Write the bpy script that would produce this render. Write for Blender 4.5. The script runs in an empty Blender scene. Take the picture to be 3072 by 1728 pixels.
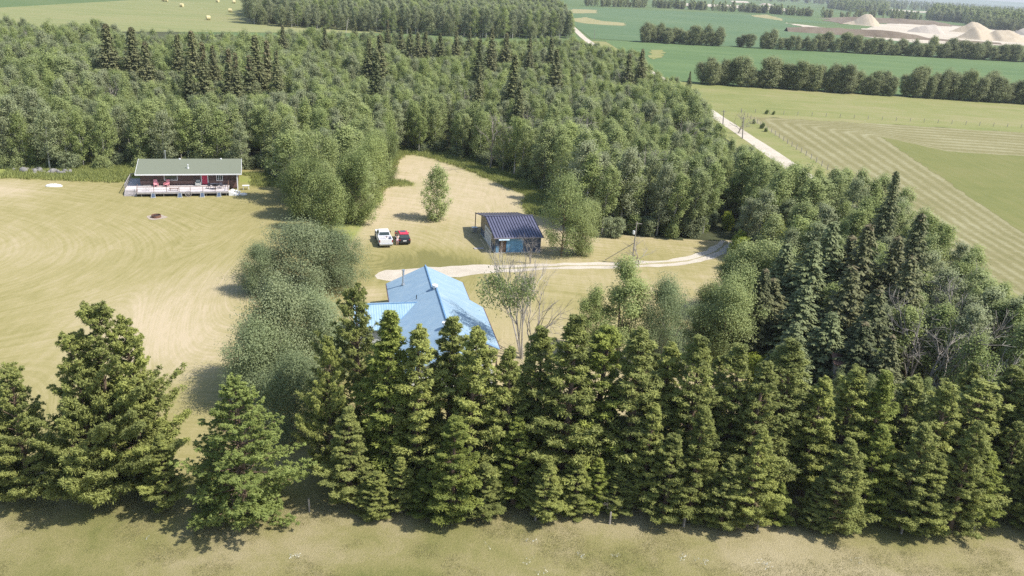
import bpy, math, random
import numpy as np
from mathutils import Vector, Matrix
random.seed(7)
rng = np.random.default_rng(11)
R = math.radians
scn = bpy.context.scene
col = scn.collection

# ---------------------------------------------------------------- camera, sky, sun, exposure
CAM_H, FPX, ROLL, PITCH = 39.0, 2500.0, R(3.6), R(20.65)
cam_d = bpy.data.cameras.new('camera'); cam = bpy.data.objects.new('camera', cam_d); col.objects.link(cam)
cam_d.sensor_width = 36; cam_d.lens = FPX / 3072 * 36; cam_d.clip_end = 40000; cam_d.clip_start = .5
_f = Vector((0, math.cos(PITCH), -math.sin(PITCH))); _u = Vector((0, math.sin(PITCH), math.cos(PITCH))); _x = Vector((1, 0, 0))
_r = _x * math.cos(ROLL) + _u * math.sin(ROLL); _up = -_x * math.sin(ROLL) + _u * math.cos(ROLL)
M = Matrix((_r, _up, -_f)).transposed().to_4x4(); M.translation = (0, 0, CAM_H); cam.matrix_world = M
scn.camera = cam

SUN_EL, SUN_AZ = R(53), R(-13)        # azimuth measured from +X towards +Y
w = bpy.data.worlds.new('World'); scn.world = w; w.use_nodes = True
nt = w.node_tree; bg = nt.nodes['Background']
sky = nt.nodes.new('ShaderNodeTexSky'); sky.sky_type = 'NISHITA'; sky.sun_disc = False
sky.sun_elevation = SUN_EL; sky.sun_rotation = R(90) - SUN_AZ; sky.air_density = 1.2; sky.dust_density = 1.2
nt.links.new(sky.outputs[0], bg.inputs[0]); bg.inputs[1].default_value = 0.135
sd = bpy.data.lights.new('sun', 'SUN'); sd.energy = 4.5; sd.angle = R(0.5); sd.color = (1, .955, .88)
so = bpy.data.objects.new('sun', sd); col.objects.link(so)
sv = Vector((math.cos(SUN_EL) * math.cos(SUN_AZ), math.cos(SUN_EL) * math.sin(SUN_AZ), math.sin(SUN_EL)))
so.rotation_euler = sv.to_track_quat('Z', 'Y').to_euler(); so.location = (60, 10, 120)
scn.view_settings.view_transform = 'Standard'; scn.view_settings.look = 'None'
scn.view_settings.exposure = 0.53; scn.view_settings.gamma = 1; scn.view_settings.use_curve_mapping = False
scn.cycles.use_denoising = False; scn.cycles.max_bounces = 5; scn.cycles.diffuse_bounces = 2; scn.cycles.glossy_bounces = 2
scn.cycles.transmission_bounces = 2; scn.cycles.volume_bounces = 0; scn.cycles.transparent_max_bounces = 4
scn.cycles.caustics_reflective = False; scn.cycles.caustics_refractive = False

# ---------------------------------------------------------------- survey helpers (photo pixel -> place in the world)
def ray(px, py):
    return _f + _r * ((px - 1536) / FPX) + _up * ((864 - py) / FPX)
def G(px, py, z=0.0):
    d = ray(px, py); t = (z - CAM_H) / d.z
    return (t * d.x, t * d.y)
def at_depth(px, py, Y):                                # where the line of sight reaches world depth Y
    d = ray(px, py); t = Y / d.y
    return (t * d.x, Y, CAM_H + t * d.z)
def Q(p):
    d = Vector((p[0], p[1], p[2] - CAM_H)); k = d.dot(_f)
    return (1536 + FPX * d.dot(_r) / k, 864 - FPX * d.dot(_up) / k)
def inpoly(x, y, poly):
    x = np.asarray(x, float); y = np.asarray(y, float); c = np.zeros(x.shape, bool); n = len(poly)
    for i in range(n):
        x1, y1 = poly[i]; x2, y2 = poly[(i + 1) % n]
        if y1 == y2: continue
        c ^= ((y1 > y) != (y2 > y)) & (x < (x2 - x1) * (y - y1) / (y2 - y1) + x1)
    return c
def polydist(x, y, pts):
    x = np.asarray(x, float); y = np.asarray(y, float); d = np.full(x.shape, 1e9)
    for (x1, y1), (x2, y2) in zip(pts[:-1], pts[1:]):
        L = max((x2 - x1) ** 2 + (y2 - y1) ** 2, 1e-6)
        t = np.clip(((x - x1) * (x2 - x1) + (y - y1) * (y2 - y1)) / L, 0, 1)
        d = np.minimum(d, np.hypot(x - x1 - t * (x2 - x1), y - y1 - t * (y2 - y1)))
    return d
def vnoise(x, y, s, seed=0):
    x = np.asarray(x, float) / s; y = np.asarray(y, float) / s
    g = np.random.default_rng(seed).random((128, 128))
    xi = np.floor(x).astype(int); yi = np.floor(y).astype(int); fx = x - xi; fy = y - yi
    fx = fx * fx * (3 - 2 * fx); fy = fy * fy * (3 - 2 * fy)
    a = g[xi % 128, yi % 128]; b = g[(xi + 1) % 128, yi % 128]; c = g[xi % 128, (yi + 1) % 128]; d = g[(xi + 1) % 128, (yi + 1) % 128]
    return (a * (1 - fx) + b * fx) * (1 - fy) + (c * (1 - fx) + d * fx) * fy

# ---------------------------------------------------------------- materials
MAT = {}
def newmat(name):
    m = bpy.data.materials.new(name); m.use_nodes = True; MAT[name] = m
    t = m.node_tree; return m, t, t.nodes['Principled BSDF']
def node(t, typ, **k):
    n = t.nodes.new(typ)
    for a, v in k.items():
        if a.startswith('i_'): n.inputs[int(a[2:])].default_value = v
        else: setattr(n, a, v)
    return n
def ramp(t, fac, stops):
    n = t.nodes.new('ShaderNodeValToRGB'); e = n.color_ramp.elements
    while len(e) < len(stops): e.new(.5)
    for k, (p, c) in enumerate(stops): e[k].position = p; e[k].color = (*c, 1)
    t.links.new(fac, n.inputs[0]); return n.outputs[0]
def mathn(t, op, a, b=None, clamp=False):
    n = t.nodes.new('ShaderNodeMath'); n.operation = op; n.use_clamp = clamp
    for i, v in enumerate((a, b)):
        if v is None: continue
        if isinstance(v, (int, float)): n.inputs[i].default_value = v
        else: t.links.new(v, n.inputs[i])
    return n.outputs[0]
def noise_n(t, vec, scale, detail=3, rough=.55, dist=0.):
    n = node(t, 'ShaderNodeTexNoise'); n.inputs['Scale'].default_value = scale; n.inputs['Detail'].default_value = detail
    n.inputs['Roughness'].default_value = rough; n.inputs['Distortion'].default_value = dist
    t.links.new(vec, n.inputs['Vector']); return n.outputs[0]
def mixc(t, f, a, b, mode='MIX'):
    n = t.nodes.new('ShaderNodeMix'); n.data_type = 'RGBA'; n.blend_type = mode
    for i, v in ((0, f), (6, a), (7, b)):
        if isinstance(v, (int, float)): n.inputs[i].default_value = v
        elif isinstance(v, tuple): n.inputs[i].default_value = (*v, 1)
        else: t.links.new(v, n.inputs[i])
    return n.outputs[2]
def mapped(t, sx, sy, sz=1.0, rot=0.0, kind='Position'):
    if kind == 'Position': g = node(t, 'ShaderNodeNewGeometry'); o = g.outputs['Position']
    else: g = node(t, 'ShaderNodeTexCoord'); o = g.outputs['Object']
    mp = node(t, 'ShaderNodeMapping'); mp.inputs['Scale'].default_value = (sx, sy, sz); mp.inputs['Rotation'].default_value = (0, 0, rot)
    t.links.new(o, mp.inputs[0]); return mp.outputs[0]
def bump(t, bs, h, strength=.4, dist=.05):
    b = node(t, 'ShaderNodeBump'); b.inputs['Strength'].default_value = strength; b.inputs['Distance'].default_value = dist
    t.links.new(h, b.inputs['Height']); t.links.new(b.outputs[0], bs.inputs['Normal'])
def attr(t, name):
    n = node(t, 'ShaderNodeAttribute'); n.attribute_name = name; return n.outputs['Fac']

def plain(name, c, rough=.6, metal=0., var=.12, scale=3., spec=.5):
    m, t, bs = newmat(name)
    v = mapped(t, 1, 1, kind='Object')
    f = noise_n(t, v, scale, 4, .6)
    lo = tuple(max(0, x * (1 - var)) for x in c); hi = tuple(min(1, x * (1 + var)) for x in c)
    t.links.new(ramp(t, f, [(.3, lo), (.7, hi)]), bs.inputs['Base Color'])
    bs.inputs['Roughness'].default_value = rough; bs.inputs['Metallic'].default_value = metal
    bs.inputs['Specular IOR Level'].default_value = spec
    return m

def foliage(name, dark, light, alt, alt_amt=.35, trans=.38, rough=.65):
    """leaf colour varies clump by clump (vertex attribute) and tree by tree"""
    m, t, bs = newmat(name)
    oi = node(t, 'ShaderNodeObjectInfo')
    tint = attr(t, 'tint')
    rnd = oi.outputs['Random']
    f = mathn(t, 'ADD', mathn(t, 'MULTIPLY', tint, .75), mathn(t, 'MULTIPLY', rnd, .45))
    f = mathn(t, 'SUBTRACT', f, .12, True)
    c = ramp(t, f, [(0, dark), (1, light)])
    r2 = mathn(t, 'FRACT', mathn(t, 'MULTIPLY', rnd, 17.3))
    c = mixc(t, mathn(t, 'MULTIPLY', r2, alt_amt), c, alt)
    t.links.new(c, bs.inputs['Base Color']); bs.inputs['Roughness'].default_value = rough; bs.inputs['Specular IOR Level'].default_value = .25
    tr = node(t, 'ShaderNodeBsdfTranslucent'); t.links.new(c, tr.inputs[0])
    mx = node(t, 'ShaderNodeMixShader'); mx.inputs[0].default_value = trans
    t.links.new(bs.outputs[0], mx.inputs[1]); t.links.new(tr.outputs[0], mx.inputs[2])
    t.links.new(mx.outputs[0], t.nodes['Material Output'].inputs[0])
    return m

foliage('aspen_leaf', (.195, .25, .080), (.42, .475, .17), (.34, .37, .19), .5)
foliage('aspen_leaf_grey', (.205, .24, .12), (.385, .425, .215), (.33, .34, .21), .55)
foliage('poplar_dark', (.13, .175, .055), (.34, .40, .14), (.26, .29, .12), .4)
foliage('willow_leaf', (.155, .20, .095), (.35, .41, .20), (.31, .33, .19), .5)
foliage('birch_leaf', (.11, .16, .05), (.28, .34, .12), (.24, .26, .12), .4)
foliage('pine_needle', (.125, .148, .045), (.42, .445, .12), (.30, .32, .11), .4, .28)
foliage('pine_needle_yellow', (.12, .15, .035), (.38, .42, .09), (.26, .30, .07), .4, .24)
foliage('larch_needle', (.15, .20, .05), (.38, .44, .125), (.30, .34, .11), .3, .35)
foliage('spruce_needle', (.066, .084, .036), (.22, .235, .10), (.21, .18, .09), .35, .14)
foliage('spruce_needle_blue', (.085, .108, .045), (.25, .285, .125), (.19, .21, .10), .3, .14)
foliage('spruce_cone_top', (.11, .095, .05), (.21, .175, .09), (.12, .11, .06), .3, .1)
foliage('belt_leaf', (.16, .19, .085), (.38, .41, .19), (.30, .31, .18), .45)
foliage('lime_leaf', (.17, .23, .03), (.38, .44, .07), (.34, .34, .06), .3)
foliage('gold_leaf', (.19, .21, .04), (.36, .36, .08), (.25, .30, .06), .3)
foliage('grass_blade', (.26, .27, .12), (.46, .42, .24), (.38, .35, .2), .4, .5)
foliage('green_blade', (.24, .27, .08), (.44, .47, .17), (.36, .38, .14), .3, .4)
foliage('daisy', (.75, .75, .7), (.85, .85, .8), (.8, .8, .7), .2, .1)
plain('bark_pale', (.42, .40, .35), .9, var=.35, scale=2.)
plain('bark_brown', (.16, .11, .075), .95, var=.4, scale=4.)
plain('bark_grey', (.27, .24, .21), .95, var=.35, scale=3.)
plain('bark_white', (.40, .36, .32), .9, var=.25, scale=3.)

def ground_mat(name, cols, big=.03, mid=.25, fine=2.2, bumpy=.5, aniso=None, attrs=None, stripes=None, rough=.95, contrast=(.32, .68), greenattr=None):
    """cols: dark..light list; mottled at three sizes"""
    m, t, bs = newmat(name)
    v = mapped(t, 1, 1)
    f = mathn(t, 'MULTIPLY', noise_n(t, v, big, 3, .6, .4), .38)
    f = mathn(t, 'ADD', f, mathn(t, 'MULTIPLY', noise_n(t, v, mid, 4, .65, .6), .28))
    f = mathn(t, 'ADD', f, mathn(t, 'MULTIPLY', noise_n(t, v, fine, 5, .85), .34))
    if aniso:
        va = mapped(t, aniso[0], aniso[1], 1, aniso[2])
        f = mathn(t, 'ADD', mathn(t, 'MULTIPLY', f, .7), mathn(t, 'MULTIPLY', noise_n(t, va, 1.0, 4, .6), .3))
    if attrs:
        f = mathn(t, 'ADD', f, mathn(t, 'MULTIPLY', mathn(t, 'SUBTRACT', attr(t, attrs), .5), .55))
    if stripes:
        an, per, amt = stripes
        ph = mathn(t, 'MULTIPLY', attr(t, an), 1 / per)
        cx = node(t, 'ShaderNodeCombineXYZ'); t.links.new(ph, cx.inputs[0])
        wob = noise_n(t, v, .12, 2); t.links.new(mathn(t, 'MULTIPLY', wob, 4.), cx.inputs[1])
        s = noise_n(t, cx.outputs[0], 1.0, 2, .5)
        fade = noise_n(t, mapped(t, 1, 1, 1, .6), .06, 2)
        s = mathn(t, 'MULTIPLY', mathn(t, 'SUBTRACT', s, .5), mathn(t, 'MULTIPLY', fade, amt * 2))
        f = mathn(t, 'ADD', f, s)
    n = len(cols); a, b = contrast
    c = ramp(t, f, [(a + (b - a) * k / (n - 1), cc) for k, cc in enumerate(cols)])
    if greenattr:
        gf = mathn(t, 'MULTIPLY', attr(t, greenattr[0]), mathn(t, 'ADD', noise_n(t, v, .6, 3), .45), True)
        c = mixc(t, gf, c, greenattr[1])
    t.links.new(c, bs.inputs['Base Color']); bs.inputs['Roughness'].default_value = rough; bs.inputs['Specular IOR Level'].default_value = .1
    bump(t, bs, noise_n(t, v, fine * 2, 5, .8), bumpy, .12)
    return m

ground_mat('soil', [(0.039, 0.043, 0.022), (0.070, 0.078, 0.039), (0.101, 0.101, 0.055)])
ground_mat('far_field', [(0.078, 0.125, 0.051), (0.109, 0.156, 0.062), (0.156, 0.183, 0.078)], big=.004, mid=.02, fine=.2)
ground_mat('lawn', [(.175, .163, .06), (.25, .222, .088), (.31, .268, .126), (.37, .312, .178), (.44, .362, .238)], big=.03, mid=.25, fine=1.8,
           attrs='dry', stripes=('phase', .62, .40), greenattr=('lush', (.235, .26, .075)), contrast=(.22, .80), bumpy=.35, aniso=(1.2, .16, .2))
ground_mat('front_meadow', [(.135, .15, .048), (.20, .195, .07), (.26, .235, .10), (.325, .28, .15), (.38, .325, .195)], big=.10, mid=.55, fine=3.5, attrs='dry', bumpy=1.0, contrast=(.28, .74))
ground_mat('pasture', [(.16, .185, .06), (.22, .225, .085), (.285, .25, .13)], big=.02, mid=.12, fine=.8, aniso=(.02, .12, 0), bumpy=.4, contrast=(.36, .62))
ground_mat('uncut_hay', [(.125, .142, .045), (.17, .175, .06), (.21, .19, .08)], big=.03, mid=.15, fine=.9, bumpy=.4, aniso=(.5, .06, .3))
ground_mat('bale_field', [(.16, .19, .07), (.225, .235, .10), (.30, .26, .14)], big=.012, mid=.05, fine=.4, aniso=(.012, .1, .15), bumpy=.2)
ground_mat('crop', [(.085, .138, .058), (.108, .165, .066), (.135, .19, .078)], big=.01, mid=.05, fine=.5, aniso=(.006, .15, 0), bumpy=.2, contrast=(.38, .6))
ground_mat('crop_far', [(.085, .14, .07), (.105, .16, .078), (.13, .18, .09)], big=.006, mid=.03, fine=.3, aniso=(.004, .1, .1), bumpy=.2, contrast=(.38, .6))
ground_mat('dry_patch', [(.25, .235, .115), (.33, .29, .16), (.41, .345, .21)], big=.05, mid=.2, fine=1.)
ground_mat('dry_patch_far', [(.21, .215, .10), (.29, .265, .135), (.36, .31, .17)], big=.05, mid=.2, fine=1.)
ground_mat('gravel', [(.36, .31, .235), (.49, .435, .355), (.60, .55, .465)], big=.1, mid=.6, fine=4., bumpy=.6)
ground_mat('sand', [(0.390, 0.328, 0.250), (0.484, 0.421, 0.335), (0.562, 0.507, 0.421)], big=.01, mid=.05, fine=.4, bumpy=.4)
ground_mat('pile_tan', [(0.328, 0.265, 0.187), (0.429, 0.359, 0.265), (0.499, 0.437, 0.335)], big=.03, mid=.1, fine=.6, aniso=(.3, .3, 0), bumpy=.8)
ground_mat('pile_grey', [(.34, .29, .24), (.42, .365, .305), (.48, .43, .37)], big=.03, mid=.1, fine=.6, bumpy=.8)
ground_mat('topsoil', [(0.101, 0.078, 0.058), (0.172, 0.136, 0.101), (0.250, 0.211, 0.156)], big=.03, mid=.12, fine=.6, bumpy=1.)
ground_mat('ash', [(0.273, 0.226, 0.187), (0.390, 0.328, 0.265), (0.429, 0.374, 0.296)], big=.5, mid=1.5, fine=6.)
ground_mat('cut_rows', [(0.187, 0.183, 0.082), (0.250, 0.234, 0.117), (0.312, 0.289, 0.156)], big=.03, mid=.2, fine=1.4, bumpy=.6, attrs='dry')
def swath_mat():
    m, t, bs = newmat('swaths'); v = mapped(t, 1, 1)
    ph = attr(t, 'phase')
    wob = mathn(t, 'MULTIPLY', mathn(t, 'SUBTRACT', noise_n(t, v, .25, 4, .7), .5), .55)
    s = mathn(t, 'SINE', mathn(t, 'MULTIPLY', mathn(t, 'ADD', ph, wob), math.tau))
    s = mathn(t, 'ADD', mathn(t, 'MULTIPLY', s, .5), .5)
    s = mathn(t, 'POWER', s, 1.1); s = mathn(t, 'MULTIPLY', s, mathn(t, 'ADD', noise_n(t, v, .09, 3), .15))
    f = mathn(t, 'ADD', mathn(t, 'MULTIPLY', s, .30), mathn(t, 'MULTIPLY', noise_n(t, v, .9, 5, .75), .64))
    f = mathn(t, 'ADD', f, mathn(t, 'MULTIPLY', mathn(t, 'SUBTRACT', noise_n(t, v, .05, 3), .5), .35))
    c = ramp(t, f, [(.12, (.16, .155, .066)), (.38, (.215, .195, .095)), (.62, (.30, .28, .165)), (.85, (.40, .38, .25))])
    t.links.new(c, bs.inputs['Base Color']); bs.inputs['Roughness'].default_value = 1; bs.inputs['Specular IOR Level'].default_value = .05
    bump(t, bs, f, .5, .3)
swath_mat()

# ---------------------------------------------------------------- object helpers
def tag(o, label=None, cat=None, group=None, kind=None):
    if label: o['label'] = label
    if cat: o['category'] = cat
    if group: o['group'] = group
    if kind: o['kind'] = kind
    return o
def empty(name, loc, rz=0, label=None, cat=None, group=None, scale=None):
    o = bpy.data.objects.new(name, None); col.objects.link(o); o.location = loc; o.rotation_euler = (0, 0, rz)
    o.empty_display_size = .3
    if scale: o.scale = (scale,) * 3
    return tag(o, label, cat, group)
def mk(name, V, Fs, mats, parent=None, midx=None, attrs=None, link=True, smooth=False, loc=None):
    """V (n,3); Fs: list of faces (any length) or (m,4)/(m,3) array"""
    me = bpy.data.meshes.new(name); V = np.asarray(V, np.float32)
    if isinstance(Fs, np.ndarray):
        k = Fs.shape[1]; m = len(Fs); me.vertices.add(len(V)); me.vertices.foreach_set('co', V.ravel())
        me.loops.add(m * k); me.loops.foreach_set('vertex_index', Fs.astype(np.int32).ravel())
        me.polygons.add(m); me.polygons.foreach_set('loop_start', np.arange(0, m * k, k, dtype=np.int32))
        me.polygons.foreach_set('loop_total', np.full(m, k, np.int32))
        me.update(calc_edges=True)
    else:
        me.from_pydata(V.tolist(), [], Fs); me.update()
    for x in (mats if isinstance(mats, (list, tuple)) else [mats]): me.materials.append(MAT[x] if isinstance(x, str) else x)
    if midx is not None: me.polygons.foreach_set('material_index', np.asarray(midx, np.int32))
    if smooth: me.polygons.foreach_set('use_smooth', np.ones(len(me.polygons), bool))
    for an, av in (attrs or {}).items():
        a = me.attributes.new(an, 'FLOAT', 'POINT'); a.data.foreach_set('value', np.asarray(av, np.float32))
    o = bpy.data.objects.new(name, me)
    if link: col.objects.link(o)
    if parent: o.parent = parent
    if loc: o.location = loc
    return o

class MB:
    """collects simple solids into one mesh"""
    def __init__(s): s.V = []; s.F = []; s.M = []
    def add(s, V, F, m=0):
        b = len(s.V); s.V += [tuple(v) for v in V]; s.F += [tuple(b + i for i in f) for f in F]; s.M += [m] * len(F); return s
    def box(s, x0, x1, y0, y1, z0, z1, m=0):
        return s.fr((x0, x1, y0, y1, z0), (x0, x1, y0, y1, z1), m)
    def fr(s, a, b, m=0):
        V = [(x, y, k[4]) for k in (a, b) for x, y in ((k[0], k[2]), (k[1], k[2]), (k[1], k[3]), (k[0], k[3]))]
        return s.add(V, [(3, 2, 1, 0), (4, 5, 6, 7), (0, 1, 5, 4), (1, 2, 6, 5), (2, 3, 7, 6), (3, 0, 4, 7)], m)
    def hexa(s, B, T, m=0):
        return s.add(list(B) + list(T), [(3, 2, 1, 0), (4, 5, 6, 7), (0, 1, 5, 4), (1, 2, 6, 5), (2, 3, 7, 6), (3, 0, 4, 7)], m)
    def tube(s, pts, rad, n=6, m=0, cap=True):
        pts = [Vector(p) for p in pts]; rad = rad if isinstance(rad, (list, tuple)) else [rad] * len(pts)
        V = []; F = []
        for i, p in enumerate(pts):
            d = (pts[min(i + 1, len(pts) - 1)] - pts[max(i - 1, 0)]).normalized()
            a = d.cross(Vector((0, 0, 1)) if abs(d.z) < .9 else Vector((1, 0, 0))).normalized(); b = d.cross(a)
            for k in range(n):
                t = math.tau * k / n; V.append(p + (a * math.cos(t) + b * math.sin(t)) * rad[i])
        for i in range(len(pts) - 1):
            for k in range(n):
                F.append((i * n + k, (i + 1) * n + k, (i + 1) * n + (k + 1) % n, i * n + (k + 1) % n))
        if cap: F += [tuple(range(n)), tuple(reversed(range((len(pts) - 1) * n, len(pts) * n)))]
        return s.add(V, F, m)
    def cyl(s, c, r, h, axis='z', n=16, m=0, r2=None):
        c = Vector(c); d = {'x': Vector((1, 0, 0)), 'y': Vector((0, 1, 0)), 'z': Vector((0, 0, 1))}[axis]
        return s.tube([c - d * h / 2, c + d * h / 2], [r, r if r2 is None else r2], n, m)
    def slab(s, P, th, m=0):
        """quad P (4 pts) thickened along -normal"""
        P = [Vector(p) for p in P]; n = (P[1] - P[0]).cross(P[2] - P[1]).normalized()
        if n.z < 0: P.reverse(); n = -n
        Bt = [p - n * th for p in P]; k = len(P)
        F = [tuple(range(k)), tuple(reversed(range(k, 2 * k)))] + [(i, k + i, k + (i + 1) % k, (i + 1) % k) for i in range(k)]
        return s.add(P + Bt, F, m)
    def build(s, name, mats, parent=None, bevel=0, smooth=False):
        o = mk(name, s.V, s.F, mats, parent, s.M, smooth=smooth)
        import bmesh
        bm = bmesh.new(); bm.from_mesh(o.data); bmesh.ops.recalc_face_normals(bm, faces=bm.faces); bm.to_mesh(o.data); bm.free()
        if bevel:
            md = o.modifiers.new('bevel', 'BEVEL'); md.width = bevel; md.segments = 2; md.limit_method = 'ANGLE'
        return o

# ---------------------------------------------------------------- ground
def sheet(name, poly, z, mat, step=None, fattrs=None, jitter=0.0):
    """flat region of the ground; with step, a grid clipped to the outline so that attributes can vary"""
    if step is None:
        pts = []
        n = len(poly)
        for i in range(n):
            (x1, y1), (x2, y2) = poly[i], poly[(i + 1) % n]
            L = math.hypot(x2 - x1, y2 - y1); k = max(1, min(60, int(L / max(jitter * 3, 2)))) if jitter else 1
            for j in range(k):
                t = j / k; nx, ny = (y1 - y2) / L, (x2 - x1) / L
                a = random.uniform(-jitter, jitter) if j else 0
                pts.append((x1 + (x2 - x1) * t + nx * a, y1 + (y2 - y1) * t + ny * a, z))
        if sum(p[0] * q[1] - q[0] * p[1] for p, q in zip(pts, pts[1:] + pts[:1])) < 0: pts.reverse()
        o = mk(name, pts, [tuple(range(len(pts)))], mat)
    else:
        xs = [p[0] for p in poly]; ys = [p[1] for p in poly]
        gx = np.arange(min(xs), max(xs) + step, step); gy = np.arange(min(ys), max(ys) + step, step)
        X, Y = np.meshgrid(gx, gy, indexing='ij'); nx, ny = X.shape
        I = np.arange(nx * ny).reshape(nx, ny)
        F = np.stack([I[:-1, :-1], I[1:, :-1], I[1:, 1:], I[:-1, 1:]], -1).reshape(-1, 4)
        cx = X.ravel()[F].mean(1); cy = Y.ravel()[F].mean(1)
        jx = (vnoise(cx, cy, 2.2, 5) - .5) * jitter * 2; jy = (vnoise(cx, cy, 2.2, 6) - .5) * jitter * 2
        F = F[inpoly(cx + jx, cy + jy, poly)]
        used = np.unique(F); remap = -np.ones(nx * ny, int); remap[used] = np.arange(len(used))
        X = X.ravel()[used]; Y = Y.ravel()[used]
        at = {k: f(X, Y) for k, f in (fattrs or {}).items()}
        zz = np.full(len(X), z)
        o = mk(name, np.stack([X, Y, zz], 1), remap[F], mat, attrs=at)
    tag(o, kind='structure'); return o

def ss(x, a, b):
    t = np.clip((x - a) / (b - a), 0, 1); return t * t * (3 - 2 * t)
sheet('ground', [(-9000, -400), (14000, -400), (14000, 16000), (-9000, 16000)], -.06, 'far_field')
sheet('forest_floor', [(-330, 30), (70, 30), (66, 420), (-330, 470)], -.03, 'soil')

DRIVE = [G(1120, 826), G(1300, 818), G(1500, 806), G(1700, 798), G(1900, 794), G(2060, 782), G(2150, 752), G(2200, 700), G(2236, 640), (47, 178), (60, 190)]
DRIVE[8] = (40, 154); DRIVE = [G(1128, 832)] + DRIVE[1:7] + [G(2182, 724)]
clear_edge = [G(1085, 690), G(1140, 590), G(1180, 510), G(1213, 455), G(1245, 452), G(1330, 470), G(1430, 500), G(1540, 545), G(1640, 590), G(1640, 640)]
LAWN = [(-140, 55.6), (-8, 55.6), (45, 58.5), (45, 131), (9, 131), (9, 150), (-14, 192), (-32, 194), (-38, 165), (-140, 163)]
CLEARIN = [(-24, 110), *clear_edge, (8, 128), (8, 110)]
def dry(X, Y):
    clearing = ss(X, -32, -24) * ss(Y, 100, 128)
    east = ss(X, -8, 2) * ss(Y, 62, 75) * .75
    d = .40 + .52 * np.maximum(clearing, east)
    for cx, cy, r, a in ((-40, 88, 10, .42), (-36, 78, 8, .4), (-36, 100, 7, .3), (-95, 80, 22, .4), (-75, 105, 16, .25), (-18.5, 98, 3.2, .55), (-15, 112, 9, -.5), (-25, 96, 6, -.3), (8, 100, 9, -.35), (20, 92, 9, -.3), (22, 122, 12, -.4), (-88, 134, 8, .6), (-12, 128, 8, -.28), (-8, 112, 6, -.4)):
        d = d + a * np.exp(-((X - cx) ** 2 + (Y - cy) ** 2) / r ** 2)
    return np.clip(d, -.2, 1.15)
def phase(X, Y):
    a = np.hypot((X + 92) * 1.0, (Y - 101) * 1.45)
    b = np.hypot(X + 20, Y - 112) * 1.1 + X * .2
    c = Y * 1.1 + X * .15
    k = ss(X, -48, -32); k2 = ss(X, -6, 4)
    return (a * (1 - k) + b * k) * (1 - k2) + c * k2
def lush(X, Y):
    e = polydist(X, Y, clear_edge[3:])
    l = np.exp(-(e / 3.4) ** 2) * 1.1 * (Y > 120) * (X > -27); l = np.maximum(l, .9 * (1 - inpoly(X, Y, CLEARIN)) * (Y > 118) * (X > -30) * (X < 4))
    b = ss(Y, 142.5 + .10 * (X + 80), 145 + .10 * (X + 80)) * (X < -64) + np.exp(-((Y - 152) / 4) ** 2) * (X < -42) * (X > -66)
    c = np.exp(-(((X + 26) / 6) ** 2 + ((Y - 156) / 2.0) ** 2)) * .9
    d = np.exp(-(((X + 30) / 5) ** 2 + ((Y - 123) / 6) ** 2)) * .6
    return np.clip(np.maximum.reduce([l, b, c, d]), 0, 1)
sheet('lawn', LAWN, 0.0, 'lawn', .9, {'dry': dry, 'phase': phase, 'lush': lush}, 1.0)
MEADOW = [(-90, 25), (90, 25), (90, 61), (40, 58.6), (-8, 56.8), (-90, 56.4)]
sheet('front_meadow', MEADOW, .004, 'front_meadow', .6, {'dry': lambda X, Y: .12 + .55 * vnoise(X, Y, 7, 3) + .25 * vnoise(X, Y, 2.4, 4) + .16 * ss(X, -12, 14)}, .8)

def strip(name, pts, wd, z, mat, n=6, edge=.25):
    """a road ribbon of varying width with slightly uneven edges"""
    P = [Vector((*p, 0)) for p in pts]; out = []
    for i in range(len(P) - 1):
        p0, p1, p2, p3 = P[max(i - 1, 0)], P[i], P[i + 1], P[min(i + 2, len(P) - 1)]
        for k in range(n):
            t = k / n; out.append(.5 * ((2 * p1) + (p2 - p0) * t + (2 * p0 - 5 * p1 + 4 * p2 - p3) * t * t + (3 * p1 - p0 - 3 * p2 + p3) * t ** 3))
    out.append(P[-1]); V = []; F = []
    for i, p in enumerate(out):
        d = (out[min(i + 1, len(out) - 1)] - out[max(i - 1, 0)]).normalized(); nn = Vector((-d.y, d.x, 0))
        w_ = wd(i / (len(out) - 1)) if callable(wd) else wd
        for s in (1, -1):
            q = p + nn * s * (w_ / 2 + random.uniform(-edge, edge)); V.append((q.x, q.y, z))
        if i: F.append((2 * i - 2, 2 * i - 1, 2 * i + 1, 2 * i))
    return tag(mk(name, V, F, mat), kind='structure'), out
_, dr = strip('driveway', DRIVE, lambda t: 1.6 + 3.4 * min(1, t * 22) if t < .15 else 4.6 - 1.9 * min(1, (t - .15) * 5), .008, 'gravel', edge=.35)
strip('driveway_grass_strip', DRIVE[2:8], .5, .012, 'dry_patch', edge=.2)
ROAD = [(66, 20), (65, 120), (64.2, 203), (62, 270), (57.5, 400), (40.5, 565), G(1690, 52), G(1655, 22)]
strip('gravel_road', ROAD, 4.4, .016, 'gravel', edge=.2)
sheet('road_verge', [(57, 30), (73, 30), (73, 282), (66, 420), (54, 580), (36, 580), (50, 420), (56, 282)], .0, 'pasture')

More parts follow.
